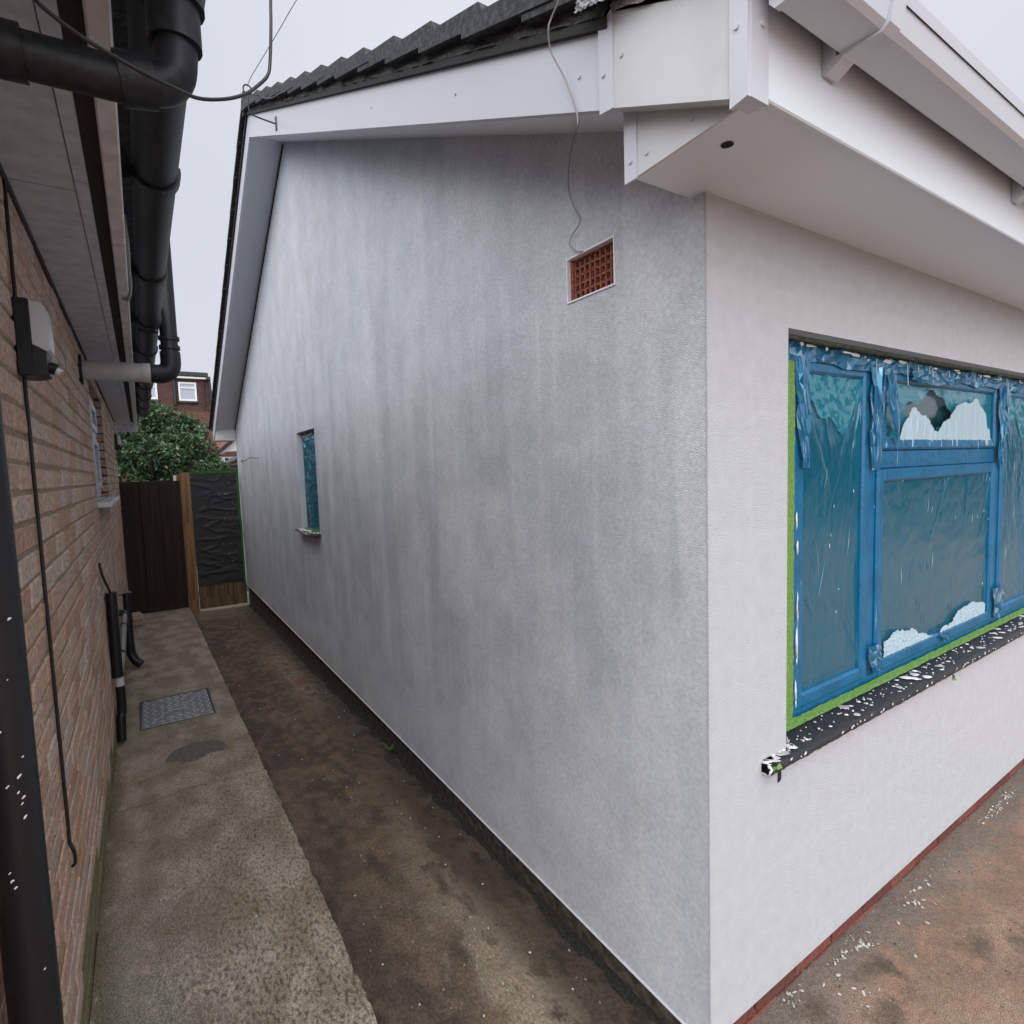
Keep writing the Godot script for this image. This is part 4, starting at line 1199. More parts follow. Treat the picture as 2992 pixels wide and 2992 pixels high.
func build_background():
	var r := RandomNumberGenerator.new()
	r.seed = 51
	var tree := group_node("evergreen_tree", self, Vector3(-1.0, 0, -13.2))
	tag(tree, "dense round evergreen tree rising behind the dark fence", "tree")
	var m := MB.new()
	m.tube([Vector3(0, -0.4, 0), Vector3(0.05, 0.8, 0), Vector3(-0.05, 1.7, 0.05)], 0.13, 10, true, 4)
	for q in 9:
		var a := TAU * q / 9.0 + r.randf()
		m.tube([Vector3(-0.03, 0.9 + 0.08 * q, 0), Vector3(cos(a) * 0.5, 1.6 + 0.1 * q, sin(a) * 0.5), Vector3(cos(a) * 1.05, 2.0 + 0.12 * q, sin(a) * 0.9)], 0.03, 6, true, 4)
	put("trunk", m, M.bark, tree)
	m = MB.new()
	var greens := [lin(0.05, 0.10, 0.045), lin(0.07, 0.13, 0.06), lin(0.04, 0.08, 0.04), lin(0.085, 0.15, 0.065)]
	var clumps := [[-0.3, 2.55, 0.0, 0.75], [0.15, 2.95, 0.0, 0.42], [-0.15, 3.05, 0.1, 0.40], [0.55, 2.6, 0.1, 0.5], [0.85, 2.2, 0.15, 0.46], [-0.75, 2.3, 0.2, 0.5], [-1.1, 2.0, 0.1, 0.55], [-0.5, 1.8, 0.3, 0.6], [0.1, 1.9, 0.45, 0.6], [0.65, 1.75, 0.35, 0.5], [1.12, 1.95, 0.0, 0.3], [1.0, 1.55, 0.1, 0.4], [-0.55, 2.75, 0.0, 0.42], [0.35, 2.3, 0.5, 0.45], [-1.5, 1.7, 0.0, 0.6], [-0.2, 2.3, 0.5, 0.4], [0.75, 2.55, 0.0, 0.5], [0.45, 2.0, 0.2, 0.55], [1.0, 1.9, -0.1, 0.5], [0.6, 1.5, 0.2, 0.5], [-0.1, 1.5, 0.2, 0.6], [-0.9, 1.5, 0.2, 0.6], [-0.6, 2.5, -0.1, 0.6], [0.2, 2.6, -0.1, 0.6], [-1.3, 2.2, 0.0, 0.6]]
	for c in clumps:
		var sub := 16
		for s in sub:
			var d := Vector3(r.randfn(), r.randfn(), r.randfn()).normalized()
			var cc: Vector3 = Vector3(c[0], c[1], c[2]) + d * c[3] * r.randf_range(0.55, 0.92)
			leaf_mass(m, cc, Vector3.ONE * c[3] * r.randf_range(0.24, 0.38), 120, 0.075, r, greens[r.randi() % 4] * r.randf_range(0.7, 1.35))
	put("crown", m, M.leaf, tree)
	# brick dormer house
	var Z := -28.0
	var h := group_node("red_brick_house", self, Vector3(0, 0, 0))
	tag(h, "dark red brick house with flat roofed upper storey far behind the tree", "house")
	m = MB.new()
	m.prism(PackedVector2Array([Vector2(-5, 4.72), Vector2(1.66, 4.72), Vector2(1.60, 6.2), Vector2(-5, 6.2)]), Vector3(0, 0, Z), Vector3.RIGHT, Vector3.UP, Vector3(0, 0, -6))
	put("upper_wall", m, M.far_brick, h)
	m = MB.new()
	m.box(Vector3(-5, -0.4, Z - 7), Vector3(1.74, 4.70, Z + 0.25))
	put("lower_wall", m, M.far_brick_light, h)
	m = MB.new()
	m.rbox(Vector3(-5.2, 6.24, Z - 6.2), Vector3(1.6, 6.44, Z + 0.25), 0.03)
	put("roof", m, M.far_roof, h)
	m = MB.new()
	m.rbox(Vector3(-5.2, 6.15, Z + 0.02), Vector3(1.52, 6.235, Z + 0.2), 0.01)
	put("fascia", m, M.house_white, h)
	m = MB.new()
	m.rbox(Vector3(1.5, 6.12, Z + 0.0), Vector3(1.68, 6.26, Z + 0.3), 0.01)
	put("gutter_end", m, M.far_roof, h)
	m = MB.new()
	m.tube([Vector3(1.64, 6.15, Z + 0.08), Vector3(1.70, 4.72, Z + 0.1)], 0.06, 8)
	m.tube([Vector3(1.40, 6.1, Z + 0.06), Vector3(1.40, 4.8, Z + 0.1)], 0.035, 8)
	m.tube([Vector3(0.28, 6.15, Z + 0.06), Vector3(0.28, 5.0, Z + 0.06)], 0.07, 8)
	put("drain_pipe", m, M.black_old, h)
	for q in [[0.42, 1.12, 5.18, 6.0], [-1.12, -0.37, 5.2, 5.98]]:
		var w := group_node("window", h)
		m = MB.new()
		var t := 0.075
		for e in [[q[0], q[0] + t, q[2], q[3]], [q[1] - t, q[1], q[2], q[3]], [q[0] + t, q[1] - t, q[3] - t, q[3]], [q[0] + t, q[1] - t, q[2], q[2] + t], [q[0] + t, q[1] - t, q[3] - 0.28, q[3] - 0.22]]:
			m.rbox(Vector3(e[0], e[2], Z + 0.01), Vector3(e[1], e[3], Z + 0.07), 0.008)
		put("frame", m, M.house_white, w)
		m = MB.new()
		m.box(Vector3(q[0] + t, q[2] + t, Z + 0.012), Vector3(q[1] - t, q[3] - t, Z + 0.03))
		put("pane", m, M.glass_curtain, w)
		m = MB.new()
		m.rbox(Vector3(q[0] - 0.04, q[2] - 0.09, Z + 0.0), Vector3(q[1] + 0.04, q[2] - 0.005, Z + 0.12), 0.01)
		put("sill", m, M.far_roof, w)
	# white gabled house further off
	Z = -40.0
	h = group_node("white_gabled_house")
	tag(h, "distant white gabled house with dark bargeboard seen beside the render wall", "house")
	m = MB.new()
	m.prism(PackedVector2Array([Vector2(2.9, -0.4), Vector2(7.2, -0.4), Vector2(7.2, 3.0), Vector2(5.0, 4.95), Vector2(2.9, 3.1)]), Vector3(0, 0, Z), Vector3.RIGHT, Vector3.UP, Vector3(0, 0, -6))
	put("wall", m, M.house_white, h)
	m = MB.new()
	m.prism(PackedVector2Array([Vector2(2.72, 2.98), Vector2(2.72, 3.12), Vector2(5.0, 5.15), Vector2(7.4, 3.05), Vector2(7.4, 2.92), Vector2(5.0, 5.0)]), Vector3(0, 0, Z + 0.25), Vector3.RIGHT, Vector3.UP, Vector3(0, 0, 0.1))
	put("bargeboard", m, M.groove, h)
	m = MB.new()
	m.prism(PackedVector2Array([Vector2(2.70, 3.13), Vector2(2.70, 3.22), Vector2(5.0, 5.28), Vector2(7.4, 3.2), Vector2(7.4, 3.06), Vector2(5.0, 5.16)]), Vector3(0, 0, Z + 0.3), Vector3.RIGHT, Vector3.UP, Vector3(0, 0, -6))
	put("roof", m, M.red_roof, h)
	m = MB.new()
	m.prism(PackedVector2Array([Vector2(3.0, 3.12), Vector2(3.5, 3.40), Vector2(4.6, 3.48), Vector2(5.4, 3.12)]), Vector3(0, 0, Z), Vector3.RIGHT, Vector3.UP, Vector3(0, 0, 0.6))
	put("bay_roof", m, M.red_roof, h)
	m = MB.new()
	m.box(Vector3(3.05, -0.4, Z), Vector3(5.35, 3.11, Z + 0.5))
	put("bay", m, M.house_white, h)
	for q in [[3.38, 2.78], [3.68, 2.78], [4.0, 2.78], [3.38, 2.5], [3.68, 2.5], [4.0, 2.5]]:
		m = MB.new()
		m.box(Vector3(q[0], q[1], Z + 0.51), Vector3(q[0] + 0.22, q[1] + 0.22, Z + 0.53))
		put("pane", m, M.glass, h)
	# red tiled roof behind
	h = group_node("red_roofed_house")
	tag(h, "distant house of which only the plain red tiled roof shows by the verge", "house")
	m = MB.new()
	m.prism(PackedVector2Array([Vector2(-44.5, 3.0), Vector2(-49, 6.0), Vector2(-53.5, 3.0)]), Vector3(3.5, 0, 0), Vector3(0, 0, 1), Vector3.UP, Vector3(9, 0, 0))
	put("roof", m, M.red_roof, h)
	m = MB.new()
	m.box(Vector3(3.7, -0.4, -53.0), Vector3(12.3, 3.0, -45.0))
	put("wall", m, M.house_white, h)
	# grey shed roof just over the gate
	h = group_node("garden_shed")
	tag(h, "low garden shed with weathered grey sloping roof showing above the gate", "shed")
	m = MB.new()
	m.prism(PackedVector2Array([Vector2(0.55, 1.98), Vector2(0.55, 2.03), Vector2(1.7, 2.55), Vector2(2.9, 2.03), Vector2(2.9, 1.98), Vector2(1.7, 2.49)]), Vector3(0, 0, -17.0), Vector3.RIGHT, Vector3.UP, Vector3(0, 0, -3))
	put("roof", m, M.far_roof, h)
	m = MB.new()
	m.prism(PackedVector2Array([Vector2(0.65, -0.4), Vector2(2.8, -0.4), Vector2(2.8, 2.0), Vector2(1.7, 2.48), Vector2(0.65, 2.0)]), Vector3(0, 0, -17.1), Vector3.RIGHT, Vector3.UP, Vector3(0, 0, -2.8))
	put("wall", m, M.timber_gate, h)
	# hedge and trees over the road, which the front window mirrors
	h = group_node("street_hedge")
	tag(h, "tall dark hedge across the road, mirrored in the panes of the front window", "hedge")
	m = MB.new()
	var hn := FastNoiseLite.new()
	hn.frequency = 0.5; hn.fractal_octaves = 5; hn.seed = 3
	m.grid(160, 24, func(a, b):
		var x: float = lerpf(6.0, 75.0, a)
		var ht: float = 4.2 + 1.3 * hn.get_noise_2d(x * 0.4, 0.0)
		var q: float = b * PI
		return Vector3(x, -0.4 + (ht + 0.4) * pow(sin(q), 0.35) + 0.25 * hn.get_noise_2d(x * 2.0, b * 9.0), 19.0 - 1.3 * cos(q) + 0.35 * hn.get_noise_2d(x * 2.0 + 50.0, b * 9.0)), Vector3.UP)
	put("foliage", m, M.hedge, h)
	# garden wall of brown brick running behind the tree foot
	h = group_node("garden_wall")
	tag(h, "low weathered garden wall glimpsed through the right side of the tree", "wall")
	m = MB.new()
	m.box(Vector3(-0.6, -0.4, -15.2), Vector3(5.0, 2.05, -15.0))
	put("masonry", m, M.plinth, h)
	m = MB.new()
	m.rbox(Vector3(-0.65, 2.05, -15.25), Vector3(5.05, 2.10, -14.95))
	put("coping", m, M.plinth, h)

# ---------------------------------------------------------------- masking of the windows
func fold_strip(m: MB, a: Vector3, b: Vector3, wdir: Vector3, out: Vector3, width: float, amp: float, f: FastNoiseLite, nu := 10, nv := 7):
	# crumpled film: long thin facets, most of them deep blue, some pale where they catch the sky
	var p := []
	for j in nv + 1:
		var row := PackedVector3Array()
		for i in nu + 1:
			var u := (i + (rng.randf_range(-0.45, 0.45) if i > 0 and i < nu else 0.0)) / nu
			var v := (j + (rng.randf_range(-0.4, 0.4) if j > 0 and j < nv else 0.0)) / nv
			var wob := (1.0 + 0.9 * f.get_noise_2d(u * 9.0, 50.0 + j * 0.9)) * (1.0 if nu > 12 else 1.0 - 0.55 * u * u)
			row.append(a.lerp(b, u) + wdir * width * (v - 0.5) * wob + out * amp * rng.randf_range(0.0, 1.0) * (0.25 + sin(v * PI)))
		p.append(row)
	for j in nv:
		for i in nu:
			var c: Vector3 = p[j][i] - out * 10.0
			for h in 2:
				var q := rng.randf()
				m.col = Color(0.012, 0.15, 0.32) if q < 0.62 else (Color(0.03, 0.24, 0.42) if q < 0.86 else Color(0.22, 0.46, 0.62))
				if h == 0: m.face([p[j][i], p[j][i + 1], p[j + 1][i + 1]], c)
				else: m.face([p[j][i], p[j + 1][i + 1], p[j + 1][i]], c)

func build_window_masking():
	var f := FastNoiseLite.new()
	f.frequency = 1.0; f.fractal_octaves = 3; f.seed = 12
	var Z := -0.080
	var OUT := Vector3(0, 0, 1)
	var mk := group_node("window_masking", self, Vector3(WX0, WY0, 0))
	tag(mk, "blue protective film and green tape masking the large front window", "masking film")
	mk.position = Vector3.ZERO
	var m: MB
	# loose flap over the top light, scalloped top edge
	m = MB.new()
	var prof := Curve.new()
	for q in [[0.0, 0.05], [0.09, 0.12], [0.15, 0.42], [0.21, 0.60], [0.29, 0.50], [0.41, 0.26], [0.50, 0.42], [0.60, 0.70], [0.72, 0.76], [0.78, 0.82], [0.88, 0.66], [0.94, 0.3], [1.0, 0.02]]: prof.add_point(Vector2(q[0], q[1]))
	var flap := func(a: float, b: float) -> bool: return b < prof.sample(a) + 0.02 * sin(a * 41.0)
	m.grid(280, 90, func(a, b): return Vector3(lerpf(1.185, 2.31, a), lerpf(1.785, 2.05, b), Z - 0.008 + 0.010 * absf(f.get_noise_2d(a * 26.0 + (b - 0.3) * 4.0 * (a - 0.45), b * 0.7)) + 0.006 * b), OUT, flap)
	put("torn_flap", m, M.film_white, mk)
	# pale crumpled flap along the foot of the middle light
	m = MB.new()
	var low := func(a: float, b: float) -> bool: return b < 0.45 + 0.35 * sin(a * 9.0 + 0.5) + 0.22 * f.get_noise_2d(a * 9.0, 0.0) and not (a > 0.42 and a < 0.5)
	m.grid(320, 40, func(a, b): return Vector3(lerpf(1.20, 2.28, a), lerpf(0.945, 1.05, b), Z - 0.006 + 0.008 * absf(f.get_noise_2d(a * 70.0, b * 3.0))), OUT, low)
	put("torn_flap", m, M.film_white, mk)
	# film stretched over each light, with tension folds that fan out of the corners
	var fr := RandomNumberGenerator.new()
	fr.seed = 31
	for s in [[0.605, 1.012, 0.938, 2.04, 3], [1.178, 2.328, 0.938, 1.655, 7], [2.49, 3.0, 0.938, 2.04, 9]]:
		var w: float = s[1] - s[0]
		var hh: float = s[3] - s[2]
		var segs := []
		for k in 16:
			var c := Vector2(s[0] + (0.0 if k % 2 else w), s[3] - hh * 0.04)
			if k % 4 == 2: c = Vector2(s[0] + fr.randf() * w, s[3])
			if k % 4 == 3: c = Vector2(s[0] + (0.0 if fr.randf() < 0.5 else w), s[2] + 0.1 * fr.randf())
			var way := Vector2(fr.randf_range(-0.5, 0.5) + (0.25 if c.x < s[0] + w * 0.5 else -0.25), -1.0 if c.y > s[2] + hh * 0.5 else 1.0).normalized()
			segs.append([c, c + way * hh * fr.randf_range(0.18, 0.62), fr.randf_range(0.0035, 0.0085), fr.randf_range(0.003, 0.0075)])
		var nu := 110 if w < 0.7 else 220
		m = MB.new()
		m.grid(nu, 150, func(a, b):
			var q := Vector2(s[0] + w * a, s[2] + hh * b)
			var z := 0.0025 * f.get_noise_2d(a * 5.0, b * 5.0 + s[4]) + 0.0012 * absf(f.get_noise_2d(q.x * 90.0 + q.y * 6.0, q.y * 5.0))
			for g in segs:
				var e: Vector2 = g[1] - g[0]
				var t: float = (q - g[0]).dot(e) / e.length_squared()
				if t < -0.02 or t > 1.0: continue
				var d: float = absf((q - g[0]).cross(e)) / e.length() / (g[2] * (0.5 + 0.9 * t))
				if d < 2.5: z += g[3] * exp(-d * d) * (1.0 - t) * minf(1.0, 0.3 + t * 4.0)
			return Vector3(q.x, q.y, Z - 0.018 + z), OUT)
		put("film_sheet", m, M.film_thin, mk)
	# teal reaches of doubled film at the top of the lights
	var hole := func(a: float, b: float) -> bool: return not (pow((a - 0.37) / 0.17, 2.0) + pow((b - 0.52) / 0.34, 2.0) < 1.0 + 0.35 * sin(a * 19.0 + b * 7.0) + 0.2 * sin(a * 47.0 - b * 11.0))
	m = MB.new()
	m.grid(110, 44, func(a, b): return Vector3(lerpf(1.185, 2.325, a), lerpf(1.775, 2.045, b), Z - 0.019 + 0.003 * f.get_noise_2d(a * 9.0, b * 3.0)), OUT, hole)
	put("film_patch", m, M.film_teal, mk)
	for s in [[0.61, 1.01], [2.49, 3.0]]:
		var hill := func(a: float, b: float) -> bool: return b > 0.30 + 0.22 * sin(a * 7.0 + 0.6) + 0.13 * sin(a * 15.0 + s[0])
		m = MB.new()
		m.grid(60, 44, func(a, b): return Vector3(lerpf(s[0], s[1], a), lerpf(1.83, 2.04, b), Z - 0.014 + 0.005 * f.get_noise_2d(a * 7.0 + s[0], b * 3.0)), OUT, hill)
		put("film_patch", m, M.film_teal, mk)
	# crumpled ribbons along head, left stile and mullions
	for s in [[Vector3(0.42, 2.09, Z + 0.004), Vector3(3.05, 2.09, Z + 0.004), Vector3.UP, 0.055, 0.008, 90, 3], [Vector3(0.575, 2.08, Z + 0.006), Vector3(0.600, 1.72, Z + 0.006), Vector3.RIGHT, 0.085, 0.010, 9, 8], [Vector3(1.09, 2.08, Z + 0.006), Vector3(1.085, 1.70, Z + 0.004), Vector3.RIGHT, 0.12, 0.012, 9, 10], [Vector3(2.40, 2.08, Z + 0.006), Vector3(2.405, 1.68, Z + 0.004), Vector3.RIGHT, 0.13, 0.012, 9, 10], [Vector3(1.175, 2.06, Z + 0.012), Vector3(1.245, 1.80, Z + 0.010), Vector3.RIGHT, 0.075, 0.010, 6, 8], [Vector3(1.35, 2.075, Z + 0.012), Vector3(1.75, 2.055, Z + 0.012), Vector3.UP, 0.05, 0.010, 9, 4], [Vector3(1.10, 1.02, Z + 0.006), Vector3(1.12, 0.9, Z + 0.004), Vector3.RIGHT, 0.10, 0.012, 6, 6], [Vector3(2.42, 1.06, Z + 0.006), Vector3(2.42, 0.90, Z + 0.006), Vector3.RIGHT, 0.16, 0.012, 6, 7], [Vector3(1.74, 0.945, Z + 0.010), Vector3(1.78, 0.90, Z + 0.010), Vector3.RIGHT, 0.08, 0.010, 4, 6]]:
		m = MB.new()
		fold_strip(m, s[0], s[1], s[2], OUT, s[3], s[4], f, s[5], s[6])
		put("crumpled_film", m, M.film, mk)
	# tension creases radiating from the corners, thin bright ridges
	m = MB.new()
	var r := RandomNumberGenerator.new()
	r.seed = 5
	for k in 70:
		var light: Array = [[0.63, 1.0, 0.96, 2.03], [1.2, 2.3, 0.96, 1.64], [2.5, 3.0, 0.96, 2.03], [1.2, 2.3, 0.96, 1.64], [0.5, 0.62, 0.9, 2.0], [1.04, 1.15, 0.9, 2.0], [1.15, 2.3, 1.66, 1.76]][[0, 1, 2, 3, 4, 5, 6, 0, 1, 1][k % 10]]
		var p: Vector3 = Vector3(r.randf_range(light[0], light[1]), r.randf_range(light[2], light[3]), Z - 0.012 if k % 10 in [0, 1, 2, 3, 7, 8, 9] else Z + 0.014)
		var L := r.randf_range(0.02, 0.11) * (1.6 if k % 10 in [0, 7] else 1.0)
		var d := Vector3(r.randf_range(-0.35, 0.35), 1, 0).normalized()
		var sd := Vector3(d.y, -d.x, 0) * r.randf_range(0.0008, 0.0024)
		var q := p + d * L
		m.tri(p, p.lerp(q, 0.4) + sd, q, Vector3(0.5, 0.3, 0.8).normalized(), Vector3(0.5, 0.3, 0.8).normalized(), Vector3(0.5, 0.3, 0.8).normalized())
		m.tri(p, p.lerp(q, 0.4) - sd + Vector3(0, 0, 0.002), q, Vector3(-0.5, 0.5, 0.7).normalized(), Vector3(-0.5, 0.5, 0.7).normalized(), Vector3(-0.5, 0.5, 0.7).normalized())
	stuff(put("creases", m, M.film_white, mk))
	# green tape: left reveal, along the sill, head
	for s in [[Vector3(0.514, 0.86, -0.079), Vector3(0.514, 2.09, -0.079), Vector3(1, 0, 0), 0.049], [Vector3(0.36, 0.8635, -0.073), Vector3(3.12, 0.8635, -0.073), Vector3(0, 0.25, -0.97), 0.032], [Vector3(0.38, 2.128, -0.07), Vector3(3.12, 2.128, -0.07), Vector3(0, 0, 1), 0.05]]:
		m = MB.new()
		var wd: Vector3 = s[2].normalized()
		var al: Vector3 = (s[1] - s[0]).normalized()
		var nn := wd.cross(al)
		if nn.dot(Vector3(0.4, 0.3, 0.8)) < 0: nn = -nn
		m.grid(160, 6, func(u, v): return s[0].lerp(s[1], u) + wd * s[3] * (v - 0.5) * (1.0 + 0.16 * f.get_noise_2d(u * 25.0, 2.0 + s[3])) + nn * (0.003 + 0.0025 * f.get_noise_2d(u * 60.0, v * 4.0)), nn)
		put("tape", m, M.green if s[3] != 0.05 else M.green_painted, mk)
	# paint thrown over film, tape and sill
	m = MB.new()
	m.col = Color(0.78, 0.78, 0.8)
	for k in 210:
		var gv := r.randf_range(0.35, 0.85)
		m.col = Color(gv, gv, gv * 1.03)
		var x := 0.25 + 2.8 * pow(r.randf(), 1.2)
		var t := r.randf()
		var zz := lerpf(-0.05, 0.012, t)
		var big := (0.45 if r.randf() < 0.5 else 1.0) if r.randf() < 0.88 else r.randf_range(2.0, 3.6)
		m.blob(Vector3(x, lerpf(0.861, 0.8545, t), zz), Vector3.UP, Vector3(0.75, 0, 0.66), r.randf_range(0.003, 0.011) * big, r.randf_range(0.0025, 0.006) * big, 0.0025, r, 8)
	for k in 60:
		var gv := r.randf_range(0.3, 0.8)
		m.col = Color(gv, gv, gv * 1.03)
		var x := 0.24 + 2.9 * r.randf()
		m.blob(Vector3(x, r.randf_range(0.836, 0.846), 0.0315), OUT, Vector3(0.9, 0.4, 0), r.randf_range(0.002, 0.010), r.randf_range(0.002, 0.005), 0.0015, r, 7)
	for k in 44:
		var gv := r.randf_range(0.55, 0.85)
		m.col = Color(gv, gv, gv * 1.03)
		m.blob(Vector3(0.25 + 0.16 * pow(r.randf(), 1.5), 0.858, r.randf_range(-0.05, 0.015)), Vector3.UP, Vector3(0.8, 0, 0.6), r.randf_range(0.006, 0.034), r.randf_range(0.003, 0.016), 0.003, r, 12)
	for k in 36:
		m.blob(Vector3(0.2445, r.randf_range(0.828, 0.856), r.randf_range(0.0, 0.02)), Vector3.LEFT, Vector3(0, 0.3, 0.9), r.randf_range(0.008, 0.022), r.randf_range(0.005, 0.012), 0.003, r, 9)
	for k in 9:
		m.blob(Vector3(0.552 + 0.012 * r.randf(), r.randf_range(0.88, 1.55), -0.0765), OUT, Vector3.UP, r.randf_range(0.01, 0.075), r.randf_range(0.002, 0.005), 0.002, r, 11)
	for k in 26:
		m.blob(Vector3(r.randf_range(0.45, 3.0), 2.118 - 0.012 * r.randf(), -0.072 + 0.012 * r.randf()), OUT, Vector3.RIGHT, r.randf_range(0.004, 0.05), r.randf_range(0.002, 0.008), 0.002, r, 9)
	for k in 9:
		var x := r.randf_range(1.3, 1.75) if k < 6 else r.randf_range(0.7, 2.9)
		var y := 2.11
		var L := r.randf_range(0.02, 0.1)
		m.tube([Vector3(x, y, -0.066), Vector3(x + r.randf_range(-0.006, 0.006), y - L, -0.064)], r.randf_range(0.001, 0.0022), 5)
	for k in 14:
		m.blob(Vector3(r.randf_range(0.55, 2.9), r.randf_range(0.95, 1.95), Z - 0.012), OUT, Vector3(0.1, 1, 0).normalized(), r.randf_range(0.002, 0.010), r.randf_range(0.001, 0.0022), 0.001, r, 6)
	stuff(put("paint_splashes", m, M.paint_mixed, mk))
	# torn corner of the dark sill wrapping hanging at the near end
	m = MB.new()
	m.grid(8, 8, func(a, b): return Vector3(0.248 + 0.04 * a + 0.004 * b, 0.852 - 0.022 * b * (1.0 - 0.35 * a), 0.032 + 0.003 * sin(a * 5.0 + b * 3.0)), OUT)
	put("torn_wrap", m, M.green, mk)
	m = MB.new()
	m.grid(6, 6, func(a, b): return Vector3(0.27 + 0.035 * a, 0.836 - 0.04 * b * (1.0 - a), 0.033 + 0.006 * sin(a * 6.0)), OUT)
	put("torn_wrap", m, M.black_sheet, mk)
	m = MB.new()
	m.grid(6, 8, func(u, v): return Vector3(1.55 + 0.008 * u + 0.008 * v, 0.826 - 0.026 * v, 0.032 + 0.006 * sin(u * 4.0 + v * 5.0)), OUT)
	put("tape_scrap", m, M.green, mk)
	# ---- small side window
	var sm := group_node("side_window_masking")
	tag(sm, "crinkled blue film and green tape masking the narrow gable window", "masking film")
	var L := Vector3.LEFT
	m = MB.new()
	m.grid(50, 120, func(a, b):
		var fold := pow(maxf(0.0, 1.0 - absf(f.get_noise_2d(a * 7.0 + 40.0 + b * 1.5, b * 4.0)) * 4.0), 2.0)
		return Vector3(0.056 - 0.012 * fold, lerpf(1.26, 2.09, b), lerpf(-3.93, -4.545, a)), L)
	put("film_sheet", m, M.film_thin, sm)
	for s in [[Vector3(0.058, 2.07, -3.93), Vector3(0.058, 2.07, -4.54), Vector3.UP, 0.09, 0.014, 14, 4], [Vector3(0.058, 2.04, -4.50), Vector3(0.058, 1.80, -4.49), Vector3(0, 0, 1), 0.08, 0.014, 6, 6], [Vector3(0.058, 1.55, -4.1), Vector3(0.058, 1.27, -4.35), Vector3(0, 0, 1), 0.03, 0.010, 7, 4]]:
		m = MB.new()
		fold_strip(m, s[0], s[1], s[2], L, s[3], s[4], f, s[5], s[6])
		put("crumpled_film", m, M.film, sm)
	m = MB.new()
	m.grid(60, 4, func(u, v): return Vector3(lerpf(0.0, 0.07, v), 1.2485 + 0.012 * v + 0.002 * f.get_noise_2d(u * 20.0, v), lerpf(-3.93, -4.55, u)), Vector3(-0.2, 1, 0))
	put("tape", m, M.green_dark, sm)
	m = MB.new()
	m.grid(4, 60, func(u, v): return Vector3(lerpf(0.05, 0.072, u), lerpf(1.26, 2.13, v), -4.552 + 0.002 * f.get_noise_2d(u, v * 30.0)), Vector3(0, 0, 1))
	put("tape", m, M.green_dark, sm)
	m = MB.new()
	for k in 34:
		m.blob(Vector3(r.randf_range(-0.05, 0.04), 1.249, r.randf_range(-4.58, -3.9)), Vector3.UP, Vector3(0.4, 0, 0.9), r.randf_range(0.006, 0.03), r.randf_range(0.004, 0.012), 0.003, r, 8)
	for k in 16:
		m.blob(Vector3(-0.0562, r.randf_range(1.226, 1.244), r.randf_range(-4.58, -3.9)), L, Vector3(0, 0, 1), r.randf_range(0.005, 0.02), 0.006, 0.002, r, 7)
	for k in 20:
		m.blob(Vector3(0.05, 2.125 - 0.03 * r.randf(), r.randf_range(-4.53, -3.95)), L, Vector3(0, 0, 1), r.randf_range(0.01, 0.03), 0.008, 0.004, r, 8)
	stuff(put("paint_splashes", m, M.paint, sm))

